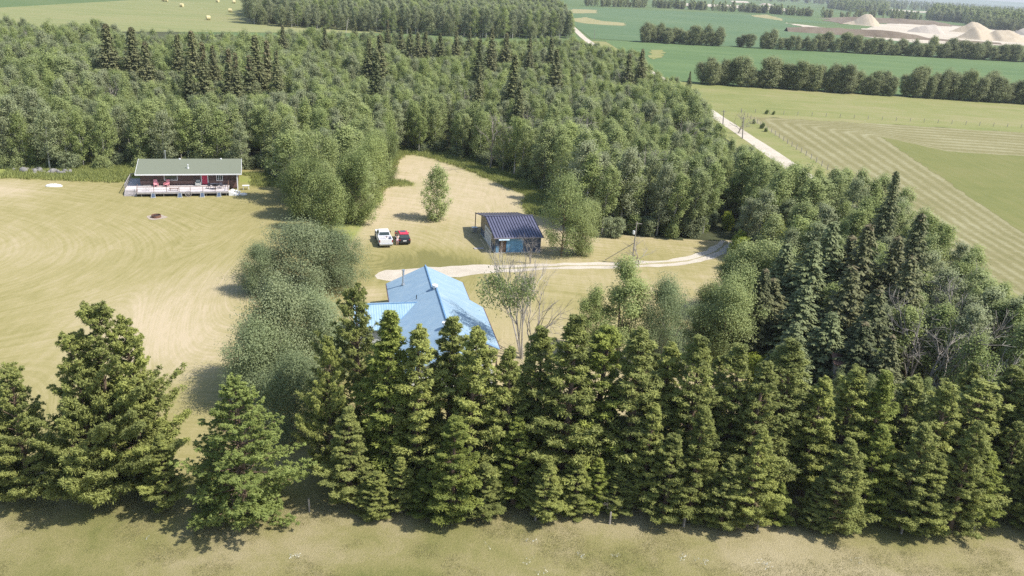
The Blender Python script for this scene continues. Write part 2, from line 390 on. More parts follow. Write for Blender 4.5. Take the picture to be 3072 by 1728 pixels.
# hay field, pasture strip, crops
def edgex(Y): return np.interp(Y, [148, 250], [93, 106.5])
def edgey(X): return np.interp(X, [106, 118, 140, 170, 260], [250.6, 232, 231.5, 226, 215])
def hay_phase(X, Y):
    a = (X - 72.7) / (edgex(Y) - 72.7); b = (277 - Y) / np.maximum(277 - edgey(X), 1)
    s = -np.log(np.exp(-14 * a) + np.exp(-14 * b)) / 14
    return s * 8.5
HAY = [(72.9, 60), (72.9, 276), (280, 282), (280, 60)]
sheet('hay_field', HAY, .006, 'swaths', 1.6, {'phase': hay_phase})
sheet('uncut_hay', [(83, 70), (93, 148), (103, 222), (106.5, 250), (110, 246), (118, 232), (140, 232), (170, 226), (279, 215), (279, 70)], .02, 'uncut_hay', jitter=.5)
sheet('pasture', [(66, 275.5), (73, 275.5), (300, 282), (340, 370), (212, 363), (75, 362), (60, 420)], .01, 'pasture', jitter=1.5)
sheet('crop_field', [(62, 366), (75, 364), (212, 365), (700, 368), (700, 640), (364, 636), (82, 597), (52, 590)], .03, 'crop')
sheet('far_crop_field', [(44, 604), (82, 603), (364, 643), G(2700, 119), G(2560, 112), G(2440, 93), G(2350, 66), G(2510, 70), G(2300, 46), G(1760, 22), G(1690, 26), G(1700, 60)], .06, 'crop_far')
sheet('bale_field', [G(-300, 90), G(1150, 100), G(1150, 0), G(700, 0), G(400, 0), G(-300, 40)], .02, 'bale_field')
for k, q in enumerate(([(1700, 32), (1720, 27), (1790, 30), (1790, 40), (1720, 40)], [(1690, 58), (1760, 52), (1800, 62), (1880, 70), (1870, 78), (1800, 74), (1750, 70)],
                       [(2255, 46), (2300, 44), (2345, 56), (2350, 63), (2310, 57), (2260, 50)], [(1950, 150), (1990, 150), (1990, 172), (1960, 182), (1945, 170)])):
    sheet('dry_patch', [G(*p) for p in q], .09 + .01 * k, 'pasture' if k == 3 else 'dry_patch_far', jitter=2.)

# ---------------------------------------------------------------- trees: prototypes
def nrm(a): return a / np.maximum(np.linalg.norm(a, axis=1, keepdims=True), 1e-6)
def cards(C, N, a, b, rs, U=None):
    """rhombic leaf cards: centre C, normal N, half length a, half width b"""
    n = len(C); N = nrm(N)
    U = nrm(np.cross(N, rs.normal(size=(n, 3)))) if U is None else nrm(U - N * (U * N).sum(1, keepdims=True))
    W = np.cross(N, U); a = np.asarray(a).reshape(-1, 1); b = np.asarray(b).reshape(-1, 1)
    V = np.stack([C + U * a, C + W * b, C - U * a, C - W * b], 1).reshape(-1, 3)
    return V, np.arange(4 * n).reshape(-1, 4)
def tree_pair(name, V, Fq, tint, mat, wood, barkmat):
    c = mk(name + '_crown', V, Fq, mat, attrs={'tint': tint}, link=False)
    tw = mk(name + '_wood', wood.V, wood.F, barkmat, link=False)
    return (c.data, tw.data)
def broadleaf(seed, H=12.5, Rr=2.3, hb=.22, nl=30, per=48, leaf=.17, mat='aspen_leaf', bark='bark_pale', lean=.10, dome=.75, spread=.42, stems=1, flat=.8, lobes=0):
    rs = np.random.default_rng(seed); wood = MB(); CC = []; 
    for st in range(stems):
        bx, by = (0, 0) if stems == 1 else (rs.uniform(-1, 1) * Rr * .45, rs.uniform(-1, 1) * Rr * .45)
        Hs = H * (1 if st == 0 else rs.uniform(.75, 1)); lx, ly = lean * Hs * .3 + bx, rs.uniform(-.04, .04) * Hs + by
        path = [(bx * .3, by * .3, -.05), (bx * .5 + lx * .1, by * .5, Hs * .3), (bx * .8 + lx * .35, by * .8, Hs * .65), (lx * .8, ly * .9, Hs * .96)]
        wood.tube(path, [.011 * Hs + .02, .009 * Hs, .006 * Hs, .015], 6)
        ga = rs.uniform(0, 6.28)
        for i in range(nl):
            u = (i + rs.uniform(0, 1)) / nl; z = Hs * (hb + (1 - hb) * u * .98)
            rad = Rr * (math.sin(math.pi * min(1, (u * .93 + .07) ** dome)) ** .62 * .95 + .08) * rs.uniform(.6, 1.18) / (1 if stems == 1 else 1.35)
            ga += 2.4 + rs.uniform(-.5, .5); k = z / Hs
            o = np.array([bx * (.3 + .7 * k) + lx * k * .8, by * (.3 + .7 * k) + ly * k * .9, z - rad * .45])
            d = np.array([math.cos(ga), math.sin(ga), .62 + .5 * k]); d[0] += lean
            e = o + d * rad
            if i % 2 == 0: wood.tube([o, (o + e) / 2 + (0, 0, -.1), e], [.05, .03, .01], 4, cap=False)
            for q in (.5, .78, 1.0):
                CC.append(o + d * rad * q + rs.normal(0, .18, 3) * Rr * .35)
        for q in range(5): CC.append(np.array([lx * .8, ly * .9, Hs]) + rs.normal(0, 1, 3) * (.35, .35, .5))
    CC = np.array(CC)
    if lobes:                                           # clumps gather into a few rounded lobes with hollows between
        ctr = CC[rs.choice(len(CC), lobes, replace=False)]; dd = ((CC[:, None] - ctr[None]) ** 2).sum(2); cl_ = ctr[dd.argmin(1)]; CC = cl_ + (CC - cl_) * rs.uniform(.5, .85)
    CC[:, 2] *= H * .97 / np.quantile(CC[:, 2], .985); n = len(CC); cid = np.repeat(np.arange(n), per)
    sg = spread * Rr / 2.3 * rs.uniform(.7, 1.25, n)[cid][:, None]
    off = np.clip(rs.normal(size=(len(cid), 3)), -1.7, 1.7) * sg * (1, 1, flat); off = off + (off[:, 2:3] * .25) * np.array([[1, 0, 0]])
    C = CC[cid] + off; N = nrm(off) * .7 + nrm(rs.normal(size=off.shape)) * .6 + (.12, 0, .75)
    a = leaf * rs.uniform(.7, 1.4, len(C)); V, Fq = cards(C, N, a, a * .62, rs)
    tn = np.clip(rs.normal(.5, .22, n)[cid] + rs.normal(0, .13, len(cid)), 0, 1)
    return tree_pair('broadleaf', V, Fq, np.repeat(tn, 4), mat, wood, bark)
def pine(seed, H=14., Rr=3.1, hb=.06, mat='pine_needle', gap=.62, puff=.34, blades=48, droop=0.):
    rs = np.random.default_rng(seed); wood = MB(); P = []; T = []
    wood.tube([(0, 0, -.05), (rs.uniform(-.2, .2), rs.uniform(-.2, .2), H * .5), (0, 0, H * .97)], [.02 * H + .03, .012 * H, .02], 7)
    z = H * hb; ga = rs.uniform(0, 6.28); lop = rs.uniform(0, 6.28); band = rs.uniform(.7, 1.2, 12)
    while z < H * .985:
        u = (z / H - hb) / (1 - hb)
        L0 = Rr * min(1, (1 - u) ** .80 * 1.14 + .03) * (.8 + .2 * min(1, u * 6 + .1)) * np.interp(u, np.linspace(0, 1, 12), band)
        nb = 5 if u < .8 else 4
        for k in range(nb):
            ga += math.tau / nb + rs.uniform(-.45, .45)
            if rs.random() < .09: continue
            L = L0 * rs.uniform(.62, 1.18) * (1 + .18 * math.cos(ga - lop)); d = np.array([math.cos(ga), math.sin(ga), 0.]); side = np.array([-d[1], d[0], 0.])
            z1 = z + rs.uniform(-.25, .25); rise = (.12 + .8 * u) - droop + rs.uniform(-.12, .12); tb = rs.normal(.42, .2)
            def pt(t): return np.array([0, 0, z1]) + d * L * t + np.array([0, 0, 1.]) * L * (rise * t + .22 * t * t)
            if L > .7: wood.tube([pt(0), pt(.5), pt(.95)], [.045, .03, .012], 4, cap=False)
            m = max(2, int(L / .40))
            for j in range(m):
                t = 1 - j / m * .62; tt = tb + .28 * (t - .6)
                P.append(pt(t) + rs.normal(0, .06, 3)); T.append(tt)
                wv = L * .22 * (1.12 - t) + .16
                for sgn in (-1, 1):
                    if rs.random() < .8: P.append(pt(t - .08) + side * sgn * wv * rs.uniform(.6, 1.5) + (0, 0, rs.uniform(-.04, .2))); T.append(tt + rs.normal(0, .06))
        z += gap * rs.uniform(.6, 1.3) * (1 if u < .75 else .65)
    for q in range(6): P.append(np.array([0, 0, H * .985 + .22]) + (0, 0, -.2 * q)); T.append(.6)
    P = np.array(P); n = len(P); cid = np.repeat(np.arange(n), blades)
    dirs = nrm(rs.normal(size=(len(cid), 3)) * (1, 1, .75) + (0, 0, .5)); pr = puff * rs.uniform(.6, 1.35, n)[cid][:, None] * (1 - .5 * P[cid][:, 2:3] / H)
    C = P[cid] + dirs * pr * rs.uniform(.3, 1., (len(cid), 1)); N = dirs * .5 + nrm(rs.normal(size=dirs.shape)) * .75 + (.05, 0, .5)
    V, Fq = cards(C, N, .115 * rs.uniform(.7, 1.4, len(C)), .036 * rs.uniform(.7, 1.3, len(C)), rs, U=dirs)
    tn = np.clip(np.array(T)[cid] + rs.normal(0, .12, len(cid)), 0, 1)
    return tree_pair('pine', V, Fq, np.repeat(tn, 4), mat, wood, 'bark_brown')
def spruce(seed, H=18., Rr=2.7, mat='spruce_needle', hb=.04, brown=.0):
    rs = np.random.default_rng(seed); wood = MB(); C = []; N = []; U = []; T = []
    wood.tube([(0, 0, -.05), (0, 0, H * .5), (0, 0, H * .99)], [.013 * H + .03, .008 * H, .015], 6)
    z = H * hb; ga = 0.
    while z < H * .985:
        u = (z / H - hb) / (1 - hb); L0 = Rr * (1 - u) ** .86 + .16
        nb = 8 if u < .7 else 5
        for k in range(nb):
            ga += math.tau / nb + rs.uniform(-.3, .3); L = L0 * rs.uniform(.65, 1.18)
            d = np.array([math.cos(ga), math.sin(ga), 0.]); side = np.array([-d[1], d[0], 0.]); tb = rs.normal(.5, .2)
            m = max(4, int(L / .14))
            for j in range(m):
                t = (j + .6) / m; p = np.array([0, 0, z]) + d * L * t + np.array([0, 0, 1.]) * L * (-.30 * t + .24 * t * t + .1 * u)
                wd = .10 + .42 * (1 - t) ** .7 * min(1, L / 1.5)
                for s in (-1, 0, 1):
                    C.append(p + side * s * wd * rs.uniform(.4, 1) + (0, 0, -.06 - .10 * abs(s)) + rs.normal(0, .05, 3))
                    N.append(np.array([0, 0, .8]) + d * .75 + side * s * .5 + rs.normal(0, .38, 3)); U.append(d + side * s * .8 - np.array([0, 0, .6])); T.append(tb + rs.normal(0, .12))
        z += (.42 if u < .8 else .3) * rs.uniform(.75, 1.25)
    C = np.array(C); a = .21 * rs.uniform(.7, 1.3, len(C)) * (H / 18) ** .4
    V, Fq = cards(C, np.array(N), a, a * .5, rs, U=np.array(U)); T = np.clip(np.array(T), 0, 1)
    c = mk('spruce_crown', V, Fq, [mat, 'spruce_cone_top'], attrs={'tint': np.repeat(T, 4)}, link=False,
           midx=((C[:, 2] > H * (1 - brown)) & (rs.random(len(C)) < .55)).astype(int) if brown else None)
    tw = mk('spruce_wood', wood.V, wood.F, 'bark_brown', link=False)
    return (c.data, tw.data)
def bare(seed, H=9., mat='bark_grey', spread=.5, depth=4, r0=.13, leafmat=None, leafn=0, twigs=3, stems=2):
    rs = np.random.default_rng(seed); wood = MB(); tips = []
    def grow(p, d, L, r, k):
        q = p + d * L * .5 + rs.normal(0, .04, 3) * L; e = q + (d + rs.normal(0, .12, 3)) * L * .5
        wood.tube([p, q, e], [r, r * .85, r * .65], 5 if k > 2 else 3, cap=False)
        if k <= 2: tips.append(e)
        if k == 0: return
        for _ in range(twigs if k < depth else 3):
            nd = d + rs.normal(0, spread, 3) + np.array([0, 0, .12]); nd = nd / np.linalg.norm(nd)
            grow(e if rs.random() < .6 else q, nd, L * rs.uniform(.55, .85), r * .6, k - 1)
    for s in range(stems):
        d = np.array([rs.normal(0, .16), rs.normal(0, .12), 1.]); grow(np.array([rs.normal(0, .12), rs.normal(0, .12), -.05]), d / np.linalg.norm(d), H * .36, r0, depth)
    tw = mk('bare_wood', wood.V, wood.F, mat, link=False)
    if not leafn: return (None, tw.data)
    tips = np.array(tips); tips = tips[(tips[:, 2] < H * .8) & (tips[:, 0] < .6)]
    cid = rs.integers(0, len(tips), leafn); off = rs.normal(size=(leafn, 3)) * (.28, .28, .4) - (0, 0, .25)
    a = .10 * rs.uniform(.7, 1.4, leafn); V, Fq = cards(tips[cid] + off, rs.normal(size=(leafn, 3)) + (0, 0, .5), a, a * .6, rs)
    c = mk('bare_leaf', V, Fq, leafmat, attrs={'tint': np.repeat(rs.random(leafn), 4)}, link=False)
    return (c.data, tw.data)

ASPEN = [broadleaf(20 + i, 12.5, r, hb, 30, 78, .118, m, lean=l, spread=.46, lobes=(0, 22, 0, 26, 24, 0)[i]) for i, (r, hb, m, l) in enumerate((
    (2.0, .20, 'aspen_leaf', .10), (2.4, .16, 'aspen_leaf', .16), (1.8, .24, 'aspen_leaf_grey', .08), (2.3, .2, 'aspen_leaf_grey', .14), (2.7, .12, 'aspen_leaf', .12), (2.1, .3, 'aspen_leaf', .2)))]
ASPEN_H = 12.5
ASPEN_LOW = [broadleaf(40 + i, 12.5, 2.2, .12, 18, 26, .27, m, lean=.1) for i, m in enumerate(('aspen_leaf', 'aspen_leaf', 'aspen_leaf_grey'))]
BELT = [broadleaf(50 + i, 9.5, 2.9, .12, 26, 60, .17, 'belt_leaf', 'bark_grey', lean=.14, stems=s, dome=.8, spread=.5) for i, s in enumerate((1, 2, 3, 2))]
PINE = [pine(60 + i, 14, r, hb) for i, (r, hb) in enumerate(((2.5, .05), (2.2, .08), (2.8, .04), (2.1, .1), (2.6, .06), (2.9, .1), (2.3, .03)))]
PINE_Y = [pine(70 + i, 14, r, .06, 'pine_needle_yellow') for i, r in enumerate((2.3, 2.7, 2.5))]
PINE_WIDE = [pine(75 + i, 13, 4.2, .04, gap=.58, puff=.34) for i in range(2)]
LARCH = pine(80, 12, 3.6, .03, 'larch_needle', gap=.40, puff=.20, blades=30, droop=.22)
SPRUCE = [spruce(90 + i, 18, r, m, brown=b) for i, (r, m, b) in enumerate(((2.6, 'spruce_needle', .0), (2.3, 'spruce_needle', .2), (2.9, 'spruce_needle', .06), (3.2, 'spruce_needle_blue', 0), (2.2, 'spruce_needle', .0), (3.1, 'spruce_needle', .06)))]
WILLOW = [broadleaf(100 + i, 8.5, 4.3, .02, 54, 230, .080, 'willow_leaf', 'bark_grey', lean=.0, dome=.58, spread=.42, stems=1, flat=.9, lobes=30) for i in range(2)]
POPLAR = [broadleaf(110 + i, 10, 3.3, hb, nl, 130, .088, m, 'bark_brown', lean=.05, dome=dm, stems=s, spread=sp, lobes=lo) for i, (s, hb, nl, m, dm, sp, lo) in enumerate(((1, .12, 42, 'aspen_leaf', .7, .46, 26), (2, .06, 34, 'aspen_leaf', .6, .46, 30), (2, .22, 20, 'aspen_leaf', .62, .36, 18), (3, .04, 30, 'poplar_dark', .66, .44, 34)))]
SHRUB = {m: broadleaf(120 + i, 4, 1.9, .02, 22, 44, .12, m, 'bark_grey', lean=0, stems=2) for i, m in enumerate(('lime_leaf', 'gold_leaf', 'aspen_leaf', 'willow_leaf'))}
YOUNG = broadleaf(130, 7, 2.3, .03, 34, 80, .10, 'aspen_leaf', 'bark_grey', lean=0, dome=.60, spread=.38)
BARE = [bare(140 + i, 9, 'bark_grey') for i in range(3)]
SNAG = [bare(150 + i, 9, 'bark_white', spread=.3, depth=2, r0=.12, twigs=2, stems=1) for i in range(2)]

def plant(name, proto, x, y, h, h0, label, cat, group=None, rz=None, sx=1.0, z=0.0):
    o = empty(name, (x, y, z), random.uniform(0, 6.28) if rz is None else rz, label, cat, group); s = h / h0; o.scale = (s * sx, s * sx, s)
    if proto[0]: c = bpy.data.objects.new('crown', proto[0]); col.objects.link(c); c.parent = o
    t = bpy.data.objects.new('trunk', proto[1]); col.objects.link(t); t.parent = o
    return o
def scatter(name, protos, pts, hs, label, cat=None):
    """one 'stuff' object: points instancing joined tree meshes"""
    cl = bpy.data.collections.new(name + '_kinds')
    for i, pr in enumerate(protos):
        ms = [m for m in pr if m]; V = []; Fl = []; mats = []; mi = []; tn = []; b = 0
        import bmesh
        bm = bmesh.new()
        for k, m in enumerate(ms):
            bm.from_mesh(m)
        me = bpy.data.meshes.new('kind%d' % i)
        # material indices: crown meshes come first, wood keeps its own slot
        bm.faces.ensure_lookup_table(); n0 = len(ms[0].polygons); off = len(ms[0].materials)
        if len(ms) > 1:
            for f in bm.faces[n0:]: f.material_index = off
        bm.to_mesh(me); bm.free()
        for m in ms:
            for mm in m.materials: me.materials.append(mm)
        ob = bpy.data.objects.new('kind%d' % i, me); cl.objects.link(ob)
    n = len(pts); me = bpy.data.meshes.new(name)
    me.vertices.add(n); me.vertices.foreach_set('co', np.asarray(pts, np.float32).ravel())
    for an, av, ty in (('rz', rng.uniform(0, 6.28, n), 'FLOAT'), ('sc', hs, 'FLOAT'), ('ix', rng.integers(0, len(protos), n), 'INT')):
        a = me.attributes.new(an, ty, 'POINT'); a.data.foreach_set('value', np.asarray(av, np.int32 if ty == 'INT' else np.float32))
    o = bpy.data.objects.new(name, me); col.objects.link(o)
    g = bpy.data.node_groups.new(name, 'GeometryNodeTree')
    g.interface.new_socket('Geometry', in_out='INPUT', socket_type='NodeSocketGeometry'); g.interface.new_socket('Geometry', in_out='OUTPUT', socket_type='NodeSocketGeometry')
    gi = g.nodes.new('NodeGroupInput'); go = g.nodes.new('NodeGroupOutput'); ip = g.nodes.new('GeometryNodeInstanceOnPoints')
    ci = g.nodes.new('GeometryNodeCollectionInfo'); ci.inputs['Collection'].default_value = cl; ci.inputs['Separate Children'].default_value = True; ci.inputs['Reset Children'].default_value = True
    def na(nm, ty):
        q = g.nodes.new('GeometryNodeInputNamedAttribute'); q.data_type = ty; q.inputs['Name'].default_value = nm; return q.outputs['Attribute']
    L = g.links.new; L(gi.outputs[0], ip.inputs['Points']); L(ci.outputs[0], ip.inputs['Instance']); ip.inputs['Pick Instance'].default_value = True
    L(na('ix', 'INT'), ip.inputs['Instance Index']); cx = g.nodes.new('ShaderNodeCombineXYZ'); L(na('rz', 'FLOAT'), cx.inputs[2]); L(cx.outputs[0], ip.inputs['Rotation'])
    cs = g.nodes.new('ShaderNodeCombineXYZ'); s = na('sc', 'FLOAT')
    for k in range(3): L(s, cs.inputs[k])
    L(cs.outputs[0], ip.inputs['Scale']); L(ip.outputs[0], go.inputs[0])
    md = o.modifiers.new('scatter', 'NODES'); md.node_group = g
    tag(o, label, cat, None, 'stuff'); return o

# ---------------------------------------------------------------- building materials
def siding(name, c, board=.2, axis='z', rough=.6, dark=.6, var=.12):
    m, t, bs = newmat(name); g = node(t, 'ShaderNodeTexCoord'); sp = node(t, 'ShaderNodeSeparateXYZ'); t.links.new(g.outputs['Object'], sp.inputs[0])
    co = mathn(t, 'ADD', sp.outputs['X'], sp.outputs['Y']) if axis == 'h' else sp.outputs['Z']
    fr = mathn(t, 'FRACT', mathn(t, 'DIVIDE', co, board)); edge = mathn(t, 'LESS_THAN', fr, .14)
    n = noise_n(t, mapped(t, 1, 1, kind='Object'), 2.2, 4, .65)
    cc = ramp(t, n, [(.3, tuple(x * (1 - var) for x in c)), (.7, tuple(min(1, x * (1 + var)) for x in c))])
    cc = mixc(t, edge, cc, tuple(x * dark for x in c)); t.links.new(cc, bs.inputs['Base Color'])
    bs.inputs['Roughness'].default_value = rough; bump(t, bs, mathn(t, 'SUBTRACT', 1, edge), .5, .02); return m
siding('brown_siding_shaded', (.085, .05, .043), .16)  # cabin wall brown darkened with painted eave shade; lit log band below is lighter
siding('log_siding', (.17, .095, .08), .22, dark=.45)
siding('navy_siding', (.06, .09, .15), .2, 'h')
siding('tan_siding', (.26, .215, .17), .3, 'h')
siding('sky_board', (.13, .30, .48), .22, 'h', var=.18)
siding('white_siding', (.72, .73, .72), .15)
siding('deck_boards', (.56, .51, .50), .14, 'h', .8, .8)
plain('shingle_green', (.165, .18, .13), .9, var=.10, scale=9.)
plain('white_paint', (.76, .76, .76), .5, var=.05); plain('grey_wood', (.36, .33, .32), .9, var=.25)
plain('brown_wood', (.16, .09, .06), .8, var=.25); plain('dark_gap', (.02, .02, .022), .9)
plain('red_paint', (.42, .012, .06), .45, var=.08); plain('pink_plastic', (.75, .30, .33), .5, var=.1)
plain('grey_plastic', (.45, .45, .42), .5); plain('glass_dark', (.035, .05, .045), .08, var=.2, spec=.8)
plain('steel', (.55, .56, .58), .35, .7); plain('rust', (.17, .085, .055), .85, var=.4, scale=8)
plain('concrete', (.52, .50, .46), .9, var=.15); plain('navy_metal', (.13, .13, .19), .42, .2, var=.18, scale=1.5)
plain('navy_rib_shade', (.010, .011, .028), .5, var=.1); plain('fascia_grey', (.24, .22, .26), .6)  # garage roof ribs painted near-black to carry their shade
plain('brown_door', (.10, .055, .035), .6, var=.2); plain('awning', (.42, .56, .66), .4)
plain('roller_white', (.62, .63, .66), .5, var=.05); plain('white_truck', (.78, .78, .80), .25, 0, var=.03, spec=.6)
plain('black_paint', (.028, .03, .036), .2, .2, var=.1, spec=.7); plain('car_red', (.62, .012, .045), .25, .1, var=.05, spec=.7)
plain('rubber', (.02, .02, .02), .9); plain('bed_liner', (.30, .30, .32), .8, var=.25, scale=5); plain('tail_red', (.35, .01, .01), .3)
plain('skin', (.55, .34, .26), .6, var=.06); plain('hair_dark', (.06, .035, .025), .7); plain('cloth_white', (.74, .72, .70), .9)
plain('cloth_pink', (.66, .45, .52), .9); plain('cloth_dark', (.07, .07, .09), .9); plain('cloth_khaki', (.36, .30, .22), .9)
plain('rock_grey', (.20, .19, .18), .95, var=.4, scale=4); plain('hay', (.60, .52, .28), 1., var=.25, scale=5); plain('post_grey', (.30, .27, .24), .95, var=.3)
plain('brush_grey', (.30, .26, .27), .95)
def metal_roof():
    m, t, bs = newmat('blue_roof'); g = node(t, 'ShaderNodeTexCoord'); sp = node(t, 'ShaderNodeSeparateXYZ'); t.links.new(g.outputs['Object'], sp.inputs[0])
    n = noise_n(t, mapped(t, .5, 1.2, kind='Object'), 1.0, 5, .7); n2 = noise_n(t, mapped(t, 6, 6, kind='Object'), 1.0, 3, .6)
    f = mathn(t, 'ADD', mathn(t, 'MULTIPLY', n, .7), mathn(t, 'MULTIPLY', n2, .3))
    c = ramp(t, f, [(.3, (.26, .375, .48)), (.5, (.30, .42, .52)), (.7, (.40, .50, .56))])
    rib = mathn(t, 'LESS_THAN', mathn(t, 'FRACT', mathn(t, 'DIVIDE', sp.outputs['Y'], .3)), .10)
    c = mixc(t, mathn(t, 'MULTIPLY', rib, .3), c, (.12, .22, .38)); t.links.new(c, bs.inputs['Base Color'])
    bs.inputs['Roughness'].default_value = .42; bs.inputs['Metallic'].default_value = .15; bump(t, bs, rib, .25, .02)
    m, t, bs = newmat('blue_roof_ribbed'); g = node(t, 'ShaderNodeTexCoord'); sp = node(t, 'ShaderNodeSeparateXYZ'); t.links.new(g.outputs['Object'], sp.inputs[0])
    n = noise_n(t, mapped(t, 1.2, .6, kind='Object'), 1.0, 5, .7)
    c = ramp(t, n, [(.3, (.22, .36, .46)), (.7, (.36, .48, .55))])
    rib = mathn(t, 'LESS_THAN', mathn(t, 'FRACT', mathn(t, 'DIVIDE', sp.outputs['X'], .28)), .16)
    c = mixc(t, mathn(t, 'MULTIPLY', rib, .75), c, (.12, .23, .36)); t.links.new(c, bs.inputs['Base Color']); bs.inputs['Roughness'].default_value = .5; bump(t, bs, rib, .4, .03)
metal_roof()
plain('blue_trim', (.14, .27, .44), .5); plain('maroon_trim', (.10, .05, .07), .6)

def window(parent, x0, x1, z0, z1, y, mull=1, sub='window'):
    """window in a wall facing -y (local)"""
    f = MB(); t = .09
    f.box(x0 - t, x1 + t, y - .06, y + .02, z1, z1 + t).box(x0 - t, x1 + t, y - .06, y + .02, z0 - t, z0).box(x0 - t, x0, y - .06, y + .02, z0, z1).box(x1, x1 + t, y - .06, y + .02, z0, z1)
    for k in range(1, mull + 1 if mull else 0):
        xm = x0 + (x1 - x0) * k / (mull + 1); f.box(xm - .025, xm + .025, y - .05, y + .01, z0, z1)
    o = f.build(sub, 'white_paint', parent)
    MB().box(x0, x1, y - .02, y + .01, z0, z1).build('pane', 'glass_dark', o); return o

# ---------------------------------------------------------------- brown cabin with its deck
CB = empty('cabin', (-63.76, 135.84, 0), R(17.3), 'brown cabin with green shingle roof, red door and long raised front deck', 'cabin')
b = MB(); b.box(-.3, 15.7, 4.9, 13.6, .35, 2.98); b.add([(-.3, 4.9, 2.98), (-.3, 13.6, 2.98), (-.3, 9.9, 4.12), (15.7, 4.9, 2.98), (15.7, 13.6, 2.98), (15.7, 9.9, 4.12)], [(0, 2, 1), (3, 4, 5), (0, 3, 5, 2), (1, 2, 5, 4)])
b.build('wall', 'brown_siding_shaded', CB)
MB().box(-.34, 9.62, 4.84, 4.93, .86, 1.55).box(10.78, 15.74, 4.84, 4.93, .2, 1.55).box(15.66, 15.74, 4.93, 13.6, .2, 1.55).build('log_skirting', 'log_siding', CB)
rf = MB()
yr, zr = 9.9, 4.36
rf.slab([(-.95, 3.75, 2.98), (16.45, 3.75, 2.98), (16.45, yr, zr), (-.95, yr, zr)], .12); rf.slab([(-.95, yr, zr), (16.45, yr, zr), (16.45, 14.4, 3.1), (-.95, 14.4, 3.1)], .12)
roof = rf.build('roof', 'shingle_green', CB)
MB().box(-.98, 16.48, 3.68, 3.75, 2.80, 3.0).build('fascia', 'white_paint', roof)
for xx in (-.99, 16.45): MB().hexa([(xx, 3.7, 2.8), (xx + .05, 3.7, 2.8), (xx + .05, yr, zr - .18), (xx, yr, zr - .18)], [(xx, 3.7, 3.0), (xx + .05, 3.7, 3.0), (xx + .05, yr, zr + .02), (xx, yr, zr + .02)]).build('rake_board', 'white_paint', roof)
MB().tube([(3.4, 11.0, 3.9), (3.4, 11.0, 5.5)], .09, 8).cyl((3.4, 11.0, 5.55), .16, .16, n=10).build('chimney', 'steel', roof)
for x, y in ((5.9, 9.7), (12.9, 9.7)): MB().cyl((x, y, 4.38), .17, .18, n=10).build('roof_vent', 'white_paint', roof)
MB().tube([(7.5, 6.0, 3.4), (7.5, 6.0, 4.15)], .08, 8).cyl((7.5, 6.0, 3.52), .2, .1, n=10).cyl((7.5, 6.0, 4.15), .13, .12, n=10).build('vent_pipe', 'white_paint', roof)
window(CB, 3.62, 5.66, 1.72, 2.62, 4.86, 0); window(CB, 12.25, 13.15, 1.55, 2.72, 4.86, 2)
dr_ = MB().box(9.72, 10.68, 4.80, 4.92, .88, 2.82).build('door', 'red_paint', CB)
MB().box(9.60, 9.72, 4.76, 4.93, .86, 2.95).box(10.68, 10.80, 4.76, 4.93, .86, 2.95).box(9.60, 10.80, 4.76, 4.93, 2.82, 2.95).build('frame', 'white_paint', dr_)
MB().cyl((9.84, 4.76, 1.8), .04, .06, 'y', 8).build('handle', 'steel', dr_)
MB().box(8.45, 8.60, 4.78, 4.88, 1.95, 2.25).cyl((8.52, 4.74, 2.1), .09, .22, n=8).build('wall_lamp', 'black_paint', CB)
MB().box(15.62, 15.80, 3.85, 4.03, 0, 2.85).build('corner_post', 'white_paint', CB)
# deck
dk = MB().box(-.4, 14.3, -.12, 4.84, .68, .80).box(-2.5, -.4, 1.9, 9.9, .68, .80).build('deck', 'deck_boards', CB)
MB().box(-.4, 14.3, -.18, -.12, .52, .82).build('deck_fascia', 'grey_wood', dk)
MB().box(-.2, 14.2, .9, 1.0, 0, .66).box(-.2, -.1, 1, 4.8, 0, .66).box(14.1, 14.2, 1, 4.8, .0, .66).build('under_deck_dark', 'dark_gap', dk)  # near-black panels that paint the dark gap below the deck
for x in (.3, 3.8, 7.3, 10.6, 13.9): MB().box(x - .06, x + .06, .0, .12, 0, .68).build('deck_post', 'grey_wood', dk)
rl = MB(); xs = [-.3, 2.3, 4.3, 6.3, 8.1, 10.1, 12.1, 14.2]
for x in xs: rl.box(x - .035, x + .035, -.1, -.03, .8, 1.72)
rl.box(-.35, 14.25, -.12, -.02, 1.70, 1.76); rl.box(-.35, 14.25, -.075, -.055, 1.25, 1.28)
rl.box(14.17, 14.24, .0, .9, 1.66, 1.72).box(14.17, 14.24, 1.0, 1.07, .8, 1.72).box(14.17, 14.24, 4.2, 4.27, .8, 1.72).box(14.17, 14.24, 1.0, 4.2, 1.66, 1.72)
rl.build('railing', 'brown_wood', CB)
rl = MB()
for k in range(9): y = 2.0 + k; rl.box(-2.5, -2.43, y - .035, y + .035, .8, 1.7)
rl.box(-2.52, -2.42, 2, 9.9, 1.68, 1.74).box(-2.48, -2.45, 2, 9.9, 1.2, 1.25); rl.box(-2.5, -.4, 9.85, 9.95, 1.6, 1.7); rl.build('side_railing', 'grey_wood', CB)
st = MB()
for k in range(4): st.box(-2.5, -.45, .5 + k * .34, .5 + (k + 1) * .34 + .04, .17 * k, .17 * (k + 1))
st.build('steps', 'grey_wood', CB)
MB().tube([(-.45, .5, .1), (-.45, .5, 1.1), (-.45, 1.9, 1.75)], .04, 5).build('step_handrail', 'brown_wood', CB)
st = MB()
for k in range(4): st.box(14.3 + k * .42, 14.3 + (k + 1) * .42, .0, 1.0, 0, .66 - .17 * k)
st.build('end_steps', 'white_paint', CB)
def cabin_pt(x, y, z=0.): return tuple(CB.matrix_basis @ Vector((x, y, z)))
bpy.context.view_layer.update()
def at_cabin(name, x, y, z, label, cat, group=None, rz=0.): return empty(name, cabin_pt(x, y, z), R(17.3) + rz, label, cat, group)
